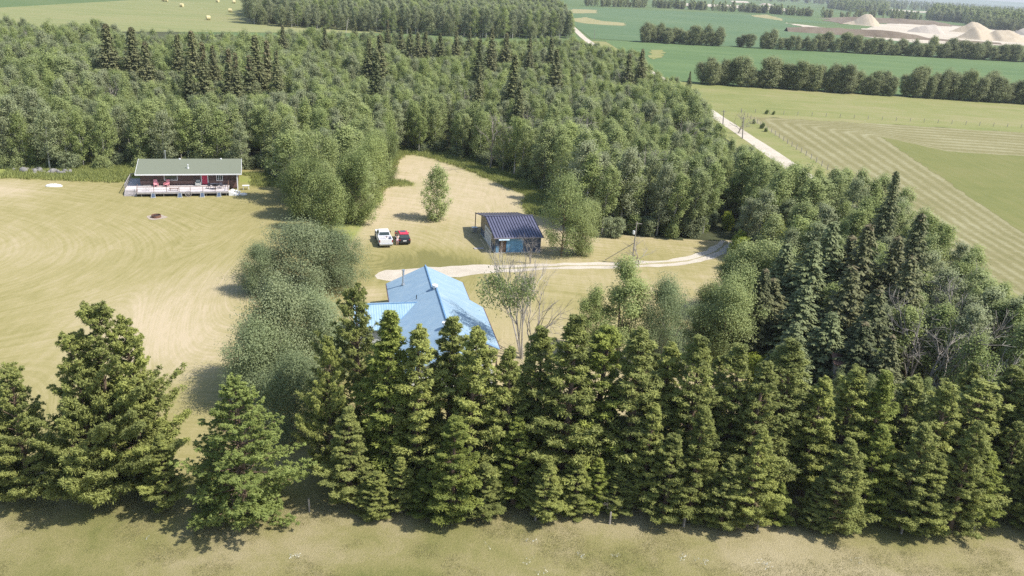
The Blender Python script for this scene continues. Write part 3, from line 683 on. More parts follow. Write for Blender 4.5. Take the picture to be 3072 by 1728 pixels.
for x, lb in ((2.25, 'pink deck chair left of the cabin window, tilted back'), (3.95, 'pink deck chair directly beneath the wide cabin window')):
    c = at_cabin('deck_chair', x, 3.9, .8, lb, 'chair', 'pink deck chairs', rz=R(12) if x < 3 else R(-25))
    MB().box(-.3, .3, -.3, .32, .34, .40).build('seat', 'pink_plastic', c)
    MB().hexa([(-.3, .30, .38), (.3, .30, .38), (.3, .36, .38), (-.3, .36, .38)], [(-.3, .62, 1.1), (.3, .62, 1.1), (.3, .68, 1.1), (-.3, .68, 1.1)]).build('backrest', 'pink_plastic', c)
    for q in (-.38, .31): MB().box(q, q + .07, -.32, .4, .55, .6).build('armrest', 'pink_plastic', c)
    for q in (-.33, .33):
        for yy in (-.28, .3): MB().box(q - .03, q + .03, yy - .03, yy + .03, 0, .55).build('leg', 'pink_plastic', c)
c = at_cabin('armchair', 9.1, 4.35, .8, 'pale grey armchair beside the red cabin door', 'chair')
MB().box(-.36, .36, -.34, .3, .05, .42).build('seat', 'grey_plastic', c, .04); MB().box(-.36, .36, .28, .42, .05, .95).build('backrest', 'grey_plastic', c, .04)
for q in (-.46, .36): MB().box(q, q + .10, -.34, .42, .05, .62).build('armrest', 'grey_plastic', c)
c = at_cabin('deck_table', 5.4, .9, .8, 'low dark bench standing on the middle of the cabin deck', 'bench')
MB().box(-.75, .75, -.15, .15, .38, .44).build('seat', 'brown_wood', c)
for q in (-.6, .6): MB().box(q - .04, q + .04, -.12, .12, 0, .38).build('leg', 'brown_wood', c)
c = at_cabin('garden_rack', 1.2, .9, .8, 'slender grey folding rack at the left end of the cabin deck', 'rack')
r_ = MB()
for q in (-.45, 0, .45): r_.tube([(q - .25, -.2, 0), (q, 0, 1.0), (q + .25, .2, 0)], .025, 4)
r_.tube([(-.6, 0, .98), (.6, 0, .98)], .025, 4).tube([(-.6, 0, .5), (.6, 0, .5)], .02, 4); r_.build('frame', 'grey_wood', c)
c = at_cabin('patio_set', 12.1, 1.6, .8, 'dark patio table with a folded black umbrella at the right end of the deck', 'table')
MB().cyl((0, 0, .72), .62, .05, n=18).build('tabletop', 'black_paint', c); MB().tube([(-.75, .1, .9), (1.1, 0, 1.05)], [.16, .03], 6).build('folded_umbrella', 'cloth_dark', c)
for k in range(4): MB().tube([(.1 * math.cos(k * 1.57), .1 * math.sin(k * 1.57), .7), (.5 * math.cos(k * 1.57), .5 * math.sin(k * 1.57), 0)], .025, 4).build('leg', 'black_paint', c)
for k, (x, y) in enumerate(((10.9, 2.1), (13.1, 2.2))):
    c = at_cabin('metal_chair', x, y, .8, ('dark metal chair left of the patio table on the deck', 'dark metal chair between patio table and end steps')[k], 'chair', 'dark metal patio chairs', rz=R(-30 + 60 * k))
    MB().box(-.25, .25, -.25, .25, .42, .46).build('seat', 'cloth_dark', c); MB().box(-.25, .25, .25, .29, .46, .95).build('backrest', 'cloth_dark', c)
    for q in (-.23, .23):
        for yy in (-.23, .25): MB().box(q - .02, q + .02, yy - .02, yy + .02, 0, .42).build('leg', 'black_paint', c)
for k, x in enumerate((2.2, 6.4, 10.0, 12.7)):
    c = at_cabin('small_stand', x, -.62, 0, ('slatted grey stand on the grass below the left part of the deck rail', 'slatted grey stand leaning just left of the wagon wheel', 'slatted grey stand below the deck in front of the red door', 'slatted grey stand below the patio table end of the deck')[k], 'stand', 'grey stands along the deck front')
    f = MB(); f.hexa([(-.36, -.2, 0), (-.30, -.2, 0), (-.30, -.15, 0), (-.36, -.15, 0)], [(-.30, .2, .72), (-.24, .2, .72), (-.24, .25, .72), (-.30, .25, .72)])
    f.hexa([(.30, -.2, 0), (.36, -.2, 0), (.36, -.15, 0), (.30, -.15, 0)], [(.24, .2, .72), (.30, .2, .72), (.30, .25, .72), (.24, .25, .72)]); f.box(-.3, .3, .2, .25, .68, .76).box(-.42, .42, -.28, -.1, 0, .08)
    f.build('frame', 'grey_plastic', c); MB().hexa([(-.29, -.15, .1), (.29, -.15, .1), (.29, -.12, .1), (-.29, -.12, .1)], [(-.23, .2, .68), (.23, .2, .68), (.23, .23, .68), (-.23, .23, .68)]).build('panel', 'navy_siding', c)
c = at_cabin('wagon_wheel', 7.75, -.45, 0, 'old grey wagon wheel leaning against the cabin deck', 'wheel'); f = MB()
def tilt(a, r): return (r * math.cos(a), .28 * (.5 + .5 * math.sin(a)), .52 + r * math.sin(a))
f.tube([tilt(k * math.tau / 20, .5) for k in range(21)], .035, 5); f.build('rim', 'grey_wood', c); f = MB()
for k in range(10): f.tube([tilt(0, 0), tilt(k * math.tau / 10, .5)], .02, 4)
f.build('spoke', 'grey_wood', c); MB().cyl((0, .12, .52), .08, .16, 'y', 8).build('hub', 'grey_wood', c)
c = at_cabin('garden_table', 17.1, 4.3, 0, 'small pinkish white table on the grass by the right cabin corner', 'table')
MB().box(-.6, .6, -.35, .35, .68, .75).build('tabletop', 'white_paint', c)
for q in (-.42, .42):
    for yy in (-.25, .25): MB().tube([(q, yy, .7), (q * 1.2, yy * 1.2, 0)], .04, 5).build('leg', 'white_paint', c)
c = at_cabin('white_sack', 16.7, .1, 0, 'lumpy white sack lying at the foot of the end steps', 'sack')
def blob(name, r, mat, parent, seed=0, flat=.6, sub=3, amp=.25):
    import bmesh
    bm = bmesh.new(); bmesh.ops.create_icosphere(bm, subdivisions=sub, radius=1.); rs = np.random.default_rng(seed); ks = rs.normal(size=(6, 3)) * 2.; ph = rs.uniform(0, 6, 6)
    for v in bm.verts:
        n = sum(math.sin(v.co.dot(Vector(k)) + p) for k, p in zip(ks, ph)) / 6; s = 1 + amp * n
        v.co = Vector((v.co.x * r[0] * s, v.co.y * r[1] * s, max(-.02, (v.co.z * s + .55) * r[2] * flat)))
    me = bpy.data.meshes.new(name); bm.to_mesh(me); bm.free(); me.materials.append(MAT[mat]); me.polygons.foreach_set('use_smooth', [True] * len(me.polygons))
    o = bpy.data.objects.new(name, me); col.objects.link(o); o.parent = parent; return o
blob('bag', (.6, .4, .5), 'cloth_white', c, 3)
for k, (x, y, s) in enumerate(((14.9, 1.3, .34), (15.5, 1.25, .28), (16.0, 1.2, .22))):
    c = at_cabin('planter', x, y, 0.0, ('white flower planter nearest the deck on the end steps side', 'middle white flower planter beside the end steps', 'smallest white flower planter at the bottom of the end steps')[k], 'planter', 'white planters beside the end steps')
    MB().cyl((0, 0, s * .9), s * .62, s * 1.8, n=10, r2=s).build('pot', 'white_paint', c); blob('flowers', (s * 1.1, s * 1.1, s), 'daisy', c, k).location = (0, 0, s * 1.6)

# ---------------------------------------------------------------- garage
GR = empty('garage', (-2.893, 117.6, 0), R(15.5), 'dark blue garage with ribbed navy metal roof and open lean-to behind', 'garage')
GW, GD, zE, zR_, yR_ = 7.05, 9.85, 2.48, 3.95, 6.2
b = MB(); b.box(0, GW, 0, GD, .12, zE - .02); b.build('wall', 'navy_siding', GR)
b = MB(); b.add([(-.03, 0, zE), (-.03, GD, zE), (-.03, GD, 3.1), (-.03, yR_, zR_ - .06), (.1, 0, zE), (.1, GD, zE), (.1, GD, 3.1), (.1, yR_, zR_ - .06)], [(0, 3, 2, 1), (4, 5, 6, 7), (0, 4, 7, 3), (3, 7, 6, 2)])
b.add([(GW, 0, zE), (GW, GD, zE), (GW, GD, 3.1), (GW, yR_, zR_ - .06)], [(0, 1, 2, 3)]); b.box(0, GW, GD - .08, GD, zE, 3.05); b.build('gable', 'tan_siding', GR)
MB().box(-.035, 0, 0, GD, 1.2, zE).build('side_cladding', 'tan_siding', GR)
MB().box(-.04, GW + .04, -.05, GD + .04, 0, .14).build('foundation', 'concrete', GR)
rf = MB()
F1 = [(-.3, -.32, zE), (GW + .3, -.32, zE), (GW + .3, yR_, zR_), (-.3, yR_, zR_)]; rf.slab(F1, .1)
for k in range(18):
    x = -.22 + k * (GW + .44) / 17.
    rf.hexa([(x - .055, -.33, zE), (x + .055, -.33, zE), (x + .055, yR_, zR_), (x - .055, yR_, zR_)], [(x - .035, -.33, zE + .075), (x + .035, -.33, zE + .075), (x + .035, yR_, zR_ + .075), (x - .035, yR_, zR_ + .075)], 1)
roof = rf.build('roof', ['navy_metal', 'navy_rib_shade'], GR)
rf = MB(); yb, zb = 12.7, 2.62; rf.slab([(-.45, yR_ + .02, zR_ - .02), (6.55, yR_ + .02, zR_ - .02), (6.55, yb, zb), (-.45, yb, zb)], .08)
for k in range(16):
    x = -.38 + k * 6.86 / 15
    rf.hexa([(x - .07, yR_ + .02, zR_ - .02), (x + .07, yR_ + .02, zR_ - .02), (x + .07, yb, zb), (x - .07, yb, zb)], [(x - .05, yR_ + .02, zR_ + .05), (x + .05, yR_ + .02, zR_ + .05), (x + .05, yb, zb + .06), (x - .05, yb, zb + .06)], 1)
rf.build('lean_to_roof', ['fascia_grey', 'navy_rib_shade'], GR)
MB().box(-.32, GW + .32, yR_ - .12, yR_ + .12, zR_ + .02, zR_ + .09).build('ridge_cap', 'navy_metal', roof)
MB().box(-.32, GW + .32, -.40, -.32, zE - .14, zE + .02).build('gutter', 'fascia_grey', roof)
for x in (-.35, 3., 6.4): MB().box(x - .06, x + .06, 12.45, 12.57, 0, 2.6).build('lean_to_post', 'brown_wood', GR)
MB().tube([(-.35, 12.5, 2.52), (6.45, 12.5, 2.52)], .06, 5).build('lean_to_beam', 'brown_wood', GR)
MB().box(1.72, 4.3, -.07, -.015, .16, 2.22).build('blue_board', 'sky_board', GR); MB().box(.12, .58, -.07, -.015, .16, 1.1).build('blue_panel', 'sky_board', GR)
d_ = MB().box(.68, 1.60, -.06, -.01, .14, 2.15).build('door', 'brown_door', GR); MB().cyl((.80, -.09, 1.05), .035, .06, 'y', 8).build('handle', 'steel', d_)
MB().box(1.12, 1.22, -.075, -.06, 1.82, 1.92).build('door_window', 'white_paint', d_)
aw = MB(); n = 8
for k in range(n):
    a0, a1 = math.pi / 2 * k / n, math.pi / 2 * (k + 1) / n; r = .5
    aw.hexa([(.42, -r * math.sin(a0) - .03, 2.12 + .2 * math.cos(a0)), (2.05, -r * math.sin(a0) - .03, 2.12 + .2 * math.cos(a0)), (2.05, -r * math.sin(a1) - .03, 2.12 + .2 * math.cos(a1)), (.42, -r * math.sin(a1) - .03, 2.12 + .2 * math.cos(a1))],
            [(.42, -r * math.sin(a0) - .03, 2.16 + .2 * math.cos(a0)), (2.05, -r * math.sin(a0) - .03, 2.16 + .2 * math.cos(a0)), (2.05, -r * math.sin(a1) - .03, 2.16 + .2 * math.cos(a1)), (.42, -r * math.sin(a1) - .03, 2.16 + .2 * math.cos(a1))])
aw.build('awning', 'awning', GR)
gd = MB().box(-.09, -.04, 2.4, 6.5, .14, 2.35).build('overhead_door', 'roller_white', GR)
f = MB()
for z in (.68, 1.23, 1.78): f.box(-.095, -.088, 2.4, 6.5, z, z + .03)
f.build('door_seam', 'fascia_grey', gd)
for k in range(6): MB().box(-.097, -.089, 2.6 + k * .65, 3.0 + k * .65, 1.88, 2.18).build('door_pane', 'fascia_grey', gd)
MB().box(-.115, -.035, 2.28, 2.4, .14, 2.46).box(-.115, -.035, 6.5, 6.62, .14, 2.46).box(-.115, -.035, 2.4, 6.5, 2.35, 2.46).build('door_frame', 'white_paint', GR)
def place_g(x, y, z=0.): return tuple(Matrix.Translation((-2.893, 117.6, 0)) @ Matrix.Rotation(R(15.5), 4, 'Z') @ Vector((x, y, z)))
c = empty('flat_board', place_g(-1.9, 2.4), R(20), 'pale board lying flat in the garage shadow', 'board'); MB().box(-.75, .75, -.3, .3, 0, .05).box(-.75, -.6, -.3, .3, .05, .12).build('plank', 'grey_wood', c)
c = empty('storage_bin', place_g(-.9, 10.6), R(20), 'grey metal bin under the lean-to of the garage', 'bin'); MB().fr((-.35, .35, -.3, .3, 0), (-.42, .42, -.36, .36, .8)).build('body', 'steel', c); MB().box(-.45, .45, -.39, .39, .8, .87).build('lid', 'steel', c)

# ---------------------------------------------------------------- blue-roofed house
HS = empty('house', (-10.746, 96.057, 0), R(12.6), 'large house with long sky blue metal roof behind the pines', 'house')
zr, ze, zf = 5.0, 2.75, 2.35
b = MB(); b.box(-4.2, 4.2, -24.5, -.5, .1, 2.7).box(4.2, 5.4, -17.8, -8, .1, 2.25); b.box(-8.5, -4.2, -13.2, -6.2, .1, 2.6)
for y in (-.5, -24.5): b.add([(-4.2, y, 2.7), (4.2, y, 2.7), (0, y, zr - .2)], [(0, 1, 2)])
b.add([(.3, -18.25, 2.7), (5.4, -17.8, 2.2), (.3, -18.25, 4.7)], [(0, 1, 2)])
b.add([(-8.5, -13.2, 2.6), (-8.5, -6.2, 2.6), (-8.5, -9.55, 3.6)], [(0, 1, 2)])
b.build('wall', 'white_siding', HS)
rf = MB(); th = .09
rf.slab([(0, 0, zr), (-4.72, 0, ze), (-4.72, -7.9, ze), (0, -7.9, zr)], th); rf.slab([(0, 0, zr), (4.68, 0, ze), (4.68, -7.6, ze), (0, -7.6, zr)], th)
zB, xo = 5.16, .42
rf.slab([(xo, -7.6, zB), (-5.2, -7.9, 2.45), (-5.2, -25, 2.45), (xo, -25, zB)], th)
rf.slab([(xo, -7.6, zB), (4.68, -6.0 - .0, ze + .04), (6.05, -7.3, zf), (5.95, -18.5, zf), (xo, -18.5, zB)], th)
rf.slab([(xo, -18.5, zB - .02), (2.1, -18.5, 4.35), (2.1, -25, 4.35), (xo, -25, zB - .02)], th)
rf = rf.build('roof', 'blue_roof', HS)
MB().slab([(-1.75, -9.55, 4.0), (-8.9, -9.55, 3.87), (-8.9, -13.6, 2.55), (-5.3, -13.6, 2.55)], .08).build('cross_roof', 'blue_roof_ribbed', HS)
MB().slab([(-1.75, -9.55, 4.0), (-8.9, -9.55, 3.87), (-8.9, -6.0, 2.6), (-4.75, -6.0, 2.7)], .08).build('cross_roof_back', 'blue_roof', HS)
f = MB(); f.tube([(0, .05, zr + .02), (0, -7.7, zr + .02)], .11, 6).tube([(xo, -7.4, zB + .02), (xo, -25, zB + .02)], .12, 6).tube([(-1.7, -9.55, 4.03), (-8.9, -9.55, 3.90)], .07, 5).tube([(-1.7, -9.6, 4.0), (-5.2, -13.6, 2.56)], .06, 5)
f.build('ridge_cap', 'blue_trim', rf)
MB().box(4.66, 4.74, -6.0, 0, ze - .2, ze - .02).build('gutter', 'maroon_trim', rf); MB().tube([(6.1, -7.3, zf - .1), (6.0, -18.5, zf - .1)], .08, 5).build('gutter', 'maroon_trim', rf); MB().box(-4.8, -4.72, -6, 0, ze - .2, ze - .02).build('gutter', 'maroon_trim', rf)
for a_, b_, r_ in (((xo, -18.53, zB - .12), (5.95, -18.53, zf - .12), .1), ((0, .03, zr - .1), (4.68, .03, ze - .1), .07), ((0, .03, zr - .1), (-4.72, .03, ze - .1), .07)): MB().tube([a_, b_], r_, 5).build('fascia', 'blue_trim', rf)
MB().tube([(-2.9, -2.9, 3.5), (-2.9, -2.9, 5.45)], .12, 10).cyl((-2.9, -2.9, 5.5), .19, .1, n=12).cyl((-2.9, -2.9, 3.72), .22, .12, n=12).build('chimney', 'steel', rf)
for x, y, z in ((.25, -8.15, 5.1), (.1, -18.9, 5.1)): MB().cyl((x, y, z + .12), .17, .34, n=12).cyl((x, y, z + .38), .33, .22, n=14).build('roof_vent', 'white_paint', rf)
MB().tube([(-1.85, -8.6, 4.1), (-1.85, -8.6, 4.55)], .05, 8).build('vent_pipe', 'black_paint', rf)
for x, y in ((5.75, -18.2), (4.4, -21.)): MB().box(x - .07, x + .07, y - .07, y + .07, 0, 2.3).build('porch_post', 'maroon_trim', HS)
window(HS, 1.6, 2.7, 1.1, 2.1, -24.52, 1); window(HS, -3.2, -1.6, 1.1, 2.2, -24.52, 1)

# ---------------------------------------------------------------- vehicles
def wheel(parent, x, y, r=.4, wd=.26):
    t = MB().cyl((x, y, r), r, wd, 'x', 20).build('wheel', 'rubber', parent); s = 1 if x > 0 else -1
    MB().cyl((x + s * wd * .5, y, r), r * .62, .03, 'x', 14).build('rim', 'steel', t)
hd = math.atan2(7.0, 1.95)
T = empty('pickup_truck', (-18.95, 116.95, 0), R(17), 'white crew cab pickup truck with its tailgate end towards the house', 'pickup truck')
b = MB()                                                 # local: +y forward, rear bumper at y=0
b.fr((-.98, .98, 3.9, 5.9, .5), (-.94, .94, 3.9, 5.75, 1.18)); b.box(-1.0, 1.0, 1.95, 3.95, .45, 1.22)
b.box(-1.0, -.86, .1, 1.95, .5, 1.32).box(.86, 1.0, .1, 1.95, .5, 1.32).box(-.86, .86, .1, 1.95, .5, .82).box(-.86, .86, 1.86, 1.95, .82, 1.3).box(-.98, .98, .02, .1, .55, 1.3)
b.build('body', 'white_truck', T, .04)
MB().fr((-.94, .94, 1.98, 4.25, 1.22), (-.74, .74, 2.2, 3.55, 1.9)).build('cab', 'white_truck', T, .05)
MB().box(-.85, .85, .11, 1.85, .822, .84).build('bed_liner', 'bed_liner', T)
MB().hexa([(-.80, 1.995, 1.33), (.80, 1.995, 1.33), (.80, 2.0, 1.33), (-.80, 2.0, 1.33)], [(-.68, 2.145, 1.78), (.68, 2.145, 1.78), (.68, 2.2, 1.78), (-.68, 2.2, 1.78)]).build('rear_window', 'glass_dark', T)
MB().hexa([(-.80, 4.10, 1.3), (.80, 4.10, 1.3), (.80, 4.2, 1.3), (-.80, 4.2, 1.3)], [(-.68, 3.58, 1.83), (.68, 3.58, 1.83), (.68, 3.66, 1.83), (-.68, 3.66, 1.83)]).build('windscreen', 'glass_dark', T)
for s in (-1, 1):
    for y0, y1 in ((2.15, 2.95), (3.02, 3.9)): MB().hexa([(s * .915, y0, 1.3), (s * .925, y0, 1.3), (s * .925, y1, 1.3), (s * .915, y1, 1.3)], [(s * .785, y0 + .1, 1.74), (s * .80, y0 + .1, 1.74), (s * .80, y1 - .25 * (y0 > 3), 1.74), (s * .785, y1 - .25 * (y0 > 3), 1.74)]).build('side_window', 'glass_dark', T)
    MB().box(s * 1.0 - .1 + s * .1, s * 1.0 + .1 + s * .1, 3.75, 3.85, 1.2, 1.42).build('mirror', 'black_paint', T)
    MB().box(s * .93 - .06, s * .93 + .06, .0, .03, .85, 1.2).build('tail_light', 'tail_red', T)
    wheel(T, s * .93, 1.15); wheel(T, s * .93, 4.75)
MB().box(-.95, .95, -.12, .02, .42, .62).build('bumper', 'steel', T, .02)
S = empty('suv', (-16.45, 118.75, 0), R(17), 'black compact SUV with glossy red roof parked right of the pickup', 'car')
b = MB(); b.fr((-.88, .88, .05, 4.4, .35), (-.92, .92, .0, 4.35, .72)); b.fr((-.92, .92, .0, 4.35, .72), (-.86, .86, .1, 4.2, 1.02)); b.build('body', 'black_paint', S, .05)
MB().fr((-.85, .85, .12, 3.35, 1.02), (-.66, .66, .55, 2.45, 1.55)).build('cab', 'black_paint', S, .04)
MB().fr((-.67, .67, .50, 2.45, 1.552), (-.64, .64, .56, 2.40, 1.60)).build('roof_panel', 'car_red', S, .02)
MB().box(-.42, .42, 1.55, 2.3, 1.601, 1.612).build('sunroof', 'glass_dark', S)
MB().hexa([(-.68, .15, 1.1), (.68, .15, 1.1), (.68, .2, 1.1), (-.68, .2, 1.1)], [(-.58, .47, 1.48), (.58, .47, 1.48), (.58, .53, 1.48), (-.58, .53, 1.48)]).build('rear_window', 'glass_dark', S)
MB().hexa([(-.7, 3.22, 1.08), (.7, 3.22, 1.08), (.7, 3.3, 1.08), (-.7, 3.3, 1.08)], [(-.6, 2.50, 1.5), (.6, 2.50, 1.5), (.6, 2.58, 1.5), (-.6, 2.58, 1.5)]).build('windscreen', 'glass_dark', S)
for s in (-1, 1):
    MB().hexa([(s * .835, .6, 1.08), (s * .845, .6, 1.08), (s * .845, 2.9, 1.08), (s * .835, 2.9, 1.08)], [(s * .69, .8, 1.48), (s * .70, .8, 1.48), (s * .70, 2.4, 1.48), (s * .69, 2.4, 1.48)]).build('side_window', 'glass_dark', S)
    MB().box(s * .75 - .12, s * .75 + .12, -.02, .04, .78, .92).build('tail_light', 'tail_red', S)
    MB().box(s * 1.0 - .09, s * 1.0 + .09, 2.75, 2.85, 1.0, 1.14).build('mirror', 'car_red', S)
    wheel(S, s * .83, .8, .35, .22); wheel(S, s * .83, 3.45, .35, .22)
MB().box(-.26, .26, -.035, -.0, .62, .76).build('license_plate', 'white_paint', S); MB().fr((-.86, .86, -.06, .1, .35), (-.84, .84, -.04, .1, .55)).build('bumper', 'black_paint', S, .02)

# ---------------------------------------------------------------- people
def person(loc, rz, joints, label, clothes, hairm='hair_dark'):
    """joints: name -> (pos, radius); one continuous skinned body, clothing and hair as children"""
    J = joints; names = list(J); idx = {n: i for i, n in enumerate(names)}
    E = [('pelvis', 'waist'), ('waist', 'chest'), ('chest', 'neck'), ('neck', 'head'), ('head', 'crown')]
    V = [Vector(J[n][0]) for n in names]; Rd = [J[n][1] for n in names]
    for s in 'LR':
        E += [('pelvis', 'hip' + s), ('hip' + s, 'knee' + s), ('knee' + s, 'ankle' + s), ('ankle' + s, 'toe' + s), ('chest', 'sh' + s), ('sh' + s, 'el' + s), ('el' + s, 'wr' + s), ('wr' + s, 'palm' + s)]
    Ei = [(idx[a], idx[b_]) for a, b_ in E]
    for s in 'LR':
        wv, pv = Vector(J['wr' + s][0]), Vector(J['palm' + s][0]); d = (pv - wv).normalized(); side = d.cross(Vector((0, 0, 1)) if abs(d.z) < .8 else Vector((0, 1, 0))).normalized(); nn = d.cross(side)
        for k, (off, ln) in enumerate(((-.03, .065), (-.01, .075), (.01, .07), (.03, .055), (.045, .045))):
            base = pv if k < 4 else wv.lerp(pv, .4); dd = d if k < 4 else (d + side * .9).normalized()
            p1 = base + side * off + dd * ln * .55; p2 = p1 + (dd * .8 + nn * .45).normalized() * ln * .5
            i0 = idx['palm' + s] if k < 4 else idx['wr' + s]; V += [p1, p2]; Rd += [.0085, .007]; Ei += [(i0, len(V) - 2), (len(V) - 2, len(V) - 1)]
    root = empty('person', loc, rz, label, 'person')
    def skinned(name, V, E, Rd, mat, rootv, sub=1):
        me = bpy.data.meshes.new(name); me.from_pydata([tuple(v) for v in V], E, []); me.materials.append(MAT[mat]); o = bpy.data.objects.new(name, me); col.objects.link(o); o.parent = root
        me.skin_vertices.new() if hasattr(me.skin_vertices, 'new') and not me.skin_vertices else None
        md = o.modifiers.new('skin', 'SKIN'); md.use_smooth_shade = True
        if me.skin_vertices:
            for i, r in enumerate(Rd): me.skin_vertices[0].data[i].radius = (r, r); me.skin_vertices[0].data[i].use_root = (i == rootv)
        s_ = o.modifiers.new('sub', 'SUBSURF'); s_.levels = s_.render_levels = sub; return o
    skinned('body', V, Ei, Rd, 'skin', idx['pelvis'], 2)
    for nm, keys, edges, mat, grow in clothes:
        kk = {n: i for i, n in enumerate(keys)}
        skinned(nm, [V[idx[n]] for n in keys], [(kk[a], kk[b_]) for a, b_ in edges], [Rd[idx[n]] + grow for n in keys], mat, 0)
    hd_, cr = Vector(J['head'][0]), Vector(J['crown'][0]); ax = (cr - hd_).normalized()
    o = blob('hair', (.105, .115, .12), hairm, root, 5, 1., 3, .08); o.location = hd_ + ax * .03 + Vector((0, -.025, 0)); o.location.z -= .055
    f_ = MB()
    face = Vector((0, 1, 0)); face = (face - ax * face.dot(ax)).normalized(); sd_ = face.cross(ax)
    for s in (-1, 1): p = hd_ + face * .082 + sd_ * s * .032 + ax * .01; f_.cyl(p, .011, .012, 'y', 8)
    p = hd_ + face * .083 - ax * .055; f_.box(p.x - .022, p.x + .022, p.y - .006, p.y + .006, p.z - .005, p.z + .005)
    f_.build('face', 'hair_dark', root); f_ = MB(); p = hd_ + face * .09 - ax * .018; f_.fr((p.x - .012, p.x + .012, p.y - .02, p.y + .015, p.z - .015), (p.x - .006, p.x + .006, p.y - .02, p.y, p.z + .025)); f_.build('nose', 'skin', root)
    return root
def upright(H=1.66, armsup=True):
    k = H / 1.66
    J = dict(pelvis=((0, 0, .92), .115), waist=((0, 0, 1.05), .10), chest=((0, .0, 1.27), .125), neck=((0, .01, 1.42), .05), head=((0, .02, 1.54), .085), crown=((0, .015, 1.61), .07))
    for s, q in (('L', -1), ('R', 1)):
        J.update({'hip' + s: ((q * .09, 0, .86), .09), 'knee' + s: ((q * .10, .02, .48), .058), 'ankle' + s: ((q * .11, -.01, .085), .04), 'toe' + s: ((q * .12, .14, .035), .034),
                  'sh' + s: ((q * .17, 0, 1.36), .055)})
        if armsup: J.update({'el' + s: ((q * .30, .10, 1.30), .04), 'wr' + s: ((q * .14, .19, 1.47), .03), 'palm' + s: ((q * .09, .17, 1.54), .028)})
        else: J.update({'el' + s: ((q * .24, -.02, 1.1), .04), 'wr' + s: ((q * .26, .08, .87), .03), 'palm' + s: ((q * .26, .12, .79), .028)})
    return {n: (tuple(c * k for c in p), r * k) for n, (p, r) in J.items()}
TOP = ('shirt', ['waist', 'pelvis', 'chest', 'shL', 'shR', 'elL', 'elR'], [('waist', 'pelvis'), ('waist', 'chest'), ('chest', 'shL'), ('chest', 'shR'), ('shL', 'elL'), ('shR', 'elR')])
LEGS = ('shorts', ['pelvis', 'hipL', 'hipR', 'kneeL', 'kneeR'], [('pelvis', 'hipL'), ('pelvis', 'hipR'), ('hipL', 'kneeL'), ('hipR', 'kneeR')])
person((*G(1192, 736), 0), R(20), upright(1.66), 'person in pale pink standing between pickup and SUV, both hands at the face', [TOP + ('cloth_white', .012), LEGS + ('cloth_pink', .012)])
J = dict(pelvis=((0, 0, .93), .115), waist=((.0, .12, 1.05), .10), chest=((0, .34, 1.18), .12), neck=((0, .50, 1.27), .05), head=((0, .60, 1.34), .085), crown=((0, .65, 1.40), .07))
for s, q in (('L', -1), ('R', 1)):
    J.update({'hip' + s: ((q * .09, 0, .87), .09), 'knee' + s: ((q * .10, .05 - .12 * (q > 0), .48), .058), 'ankle' + s: ((q * .10, -.02 - .22 * (q > 0), .085), .04), 'toe' + s: ((q * .11, .12 - .22 * (q > 0), .035), .034), 'sh' + s: ((q * .17, .40, 1.24), .055),
              'el' + s: ((q * .26, .52, 1.34 - .1 * (q > 0)), .04), 'wr' + s: ((q * .2, .72, 1.38 - .03 * (q > 0)), .03), 'palm' + s: ((q * .19, .79, 1.365), .028)})
person((*G(1160, 741), 0), R(14), J, 'person in white shirt and dark trousers leaning over the pickup tailgate', [TOP + ('cloth_white', .012), ('trousers', LEGS[1] + ['ankleL', 'ankleR'], LEGS[2] + [('kneeL', 'ankleL'), ('kneeR', 'ankleR')], 'cloth_dark', .012)])

# ---------------------------------------------------------------- small things on the grass
x, y = G(469, 652)
c = empty('fire_pit', (x, y, 0), .3, 'low rusty metal fire ring on the lawn in front of the cabin', 'fire pit')
f = MB(); n = 20
for k in range(n):
    a0, a1 = math.tau * k / n, math.tau * (k + 1) / n
    f.hexa([(.66 * math.cos(a0), .66 * math.sin(a0), 0), (.72 * math.cos(a0), .72 * math.sin(a0), 0), (.72 * math.cos(a1), .72 * math.sin(a1), 0), (.66 * math.cos(a1), .66 * math.sin(a1), 0)], [(.66 * math.cos(a0), .66 * math.sin(a0), .42), (.72 * math.cos(a0), .72 * math.sin(a0), .42), (.72 * math.cos(a1), .72 * math.sin(a1), .42), (.66 * math.cos(a1), .66 * math.sin(a1), .42)])
f.build('ring', 'rust', c); MB().cyl((0, 0, .12), .65, .2, n=20).build('charcoal', 'dark_gap', c)
mk('ash_patch', [(x + (1.5 + .25 * math.sin(3 * a)) * math.cos(a), y + (1.35 + .2 * math.cos(4 * a)) * math.sin(a), .02) for a in np.linspace(0, 6.1, 26)], [tuple(range(26))], 'ash')['kind'] = 'structure'
x, y = G(162, 559)
c = empty('overturned_boat', (x, y, 0), R(14), 'long low white shape like an upturned small boat on the grass left of the cabin', 'boat')
f = MB(); prof = [(-1.35, .06, .1), (-1.1, .32, .3), (-.5, .46, .42), (.3, .48, .44), (.95, .36, .36), (1.35, .08, .14)]; V = []; F = []
for px_, wd_, ht in prof:
    for k in range(9): a = math.pi * k / 8; V.append((px_, wd_ * math.cos(a), ht * math.sin(a) ** .7 if 0 < k < 8 else 0))
for i in range(len(prof) - 1):
    for k in range(8): F.append((i * 9 + k, i * 9 + k + 1, (i + 1) * 9 + k + 1, (i + 1) * 9 + k))
F += [tuple(range(9)), tuple(reversed(range(45, 54)))]; f.add(V, F); f.tube([(-1.3, 0, .16), (-.5, 0, .44), (.3, 0, .46), (1.3, 0, .2)], .03, 5); f.build('hull', 'white_paint', c, smooth=False)
# rubble heap behind, left of the cabin
x, y = G(135, 520); c = empty('rubble_pile', (x, y, 0), 0, 'low heap of grey rubble at the forest edge left of the cabin', 'rubble')
for k in range(22):
    o = blob('rock', (random.uniform(.3, .9), random.uniform(.3, .8), random.uniform(.3, .7)), 'rock_grey', c, k, 1, 2, .4); o.location = (random.gauss(0, 2.4), random.gauss(0, .8), 0)
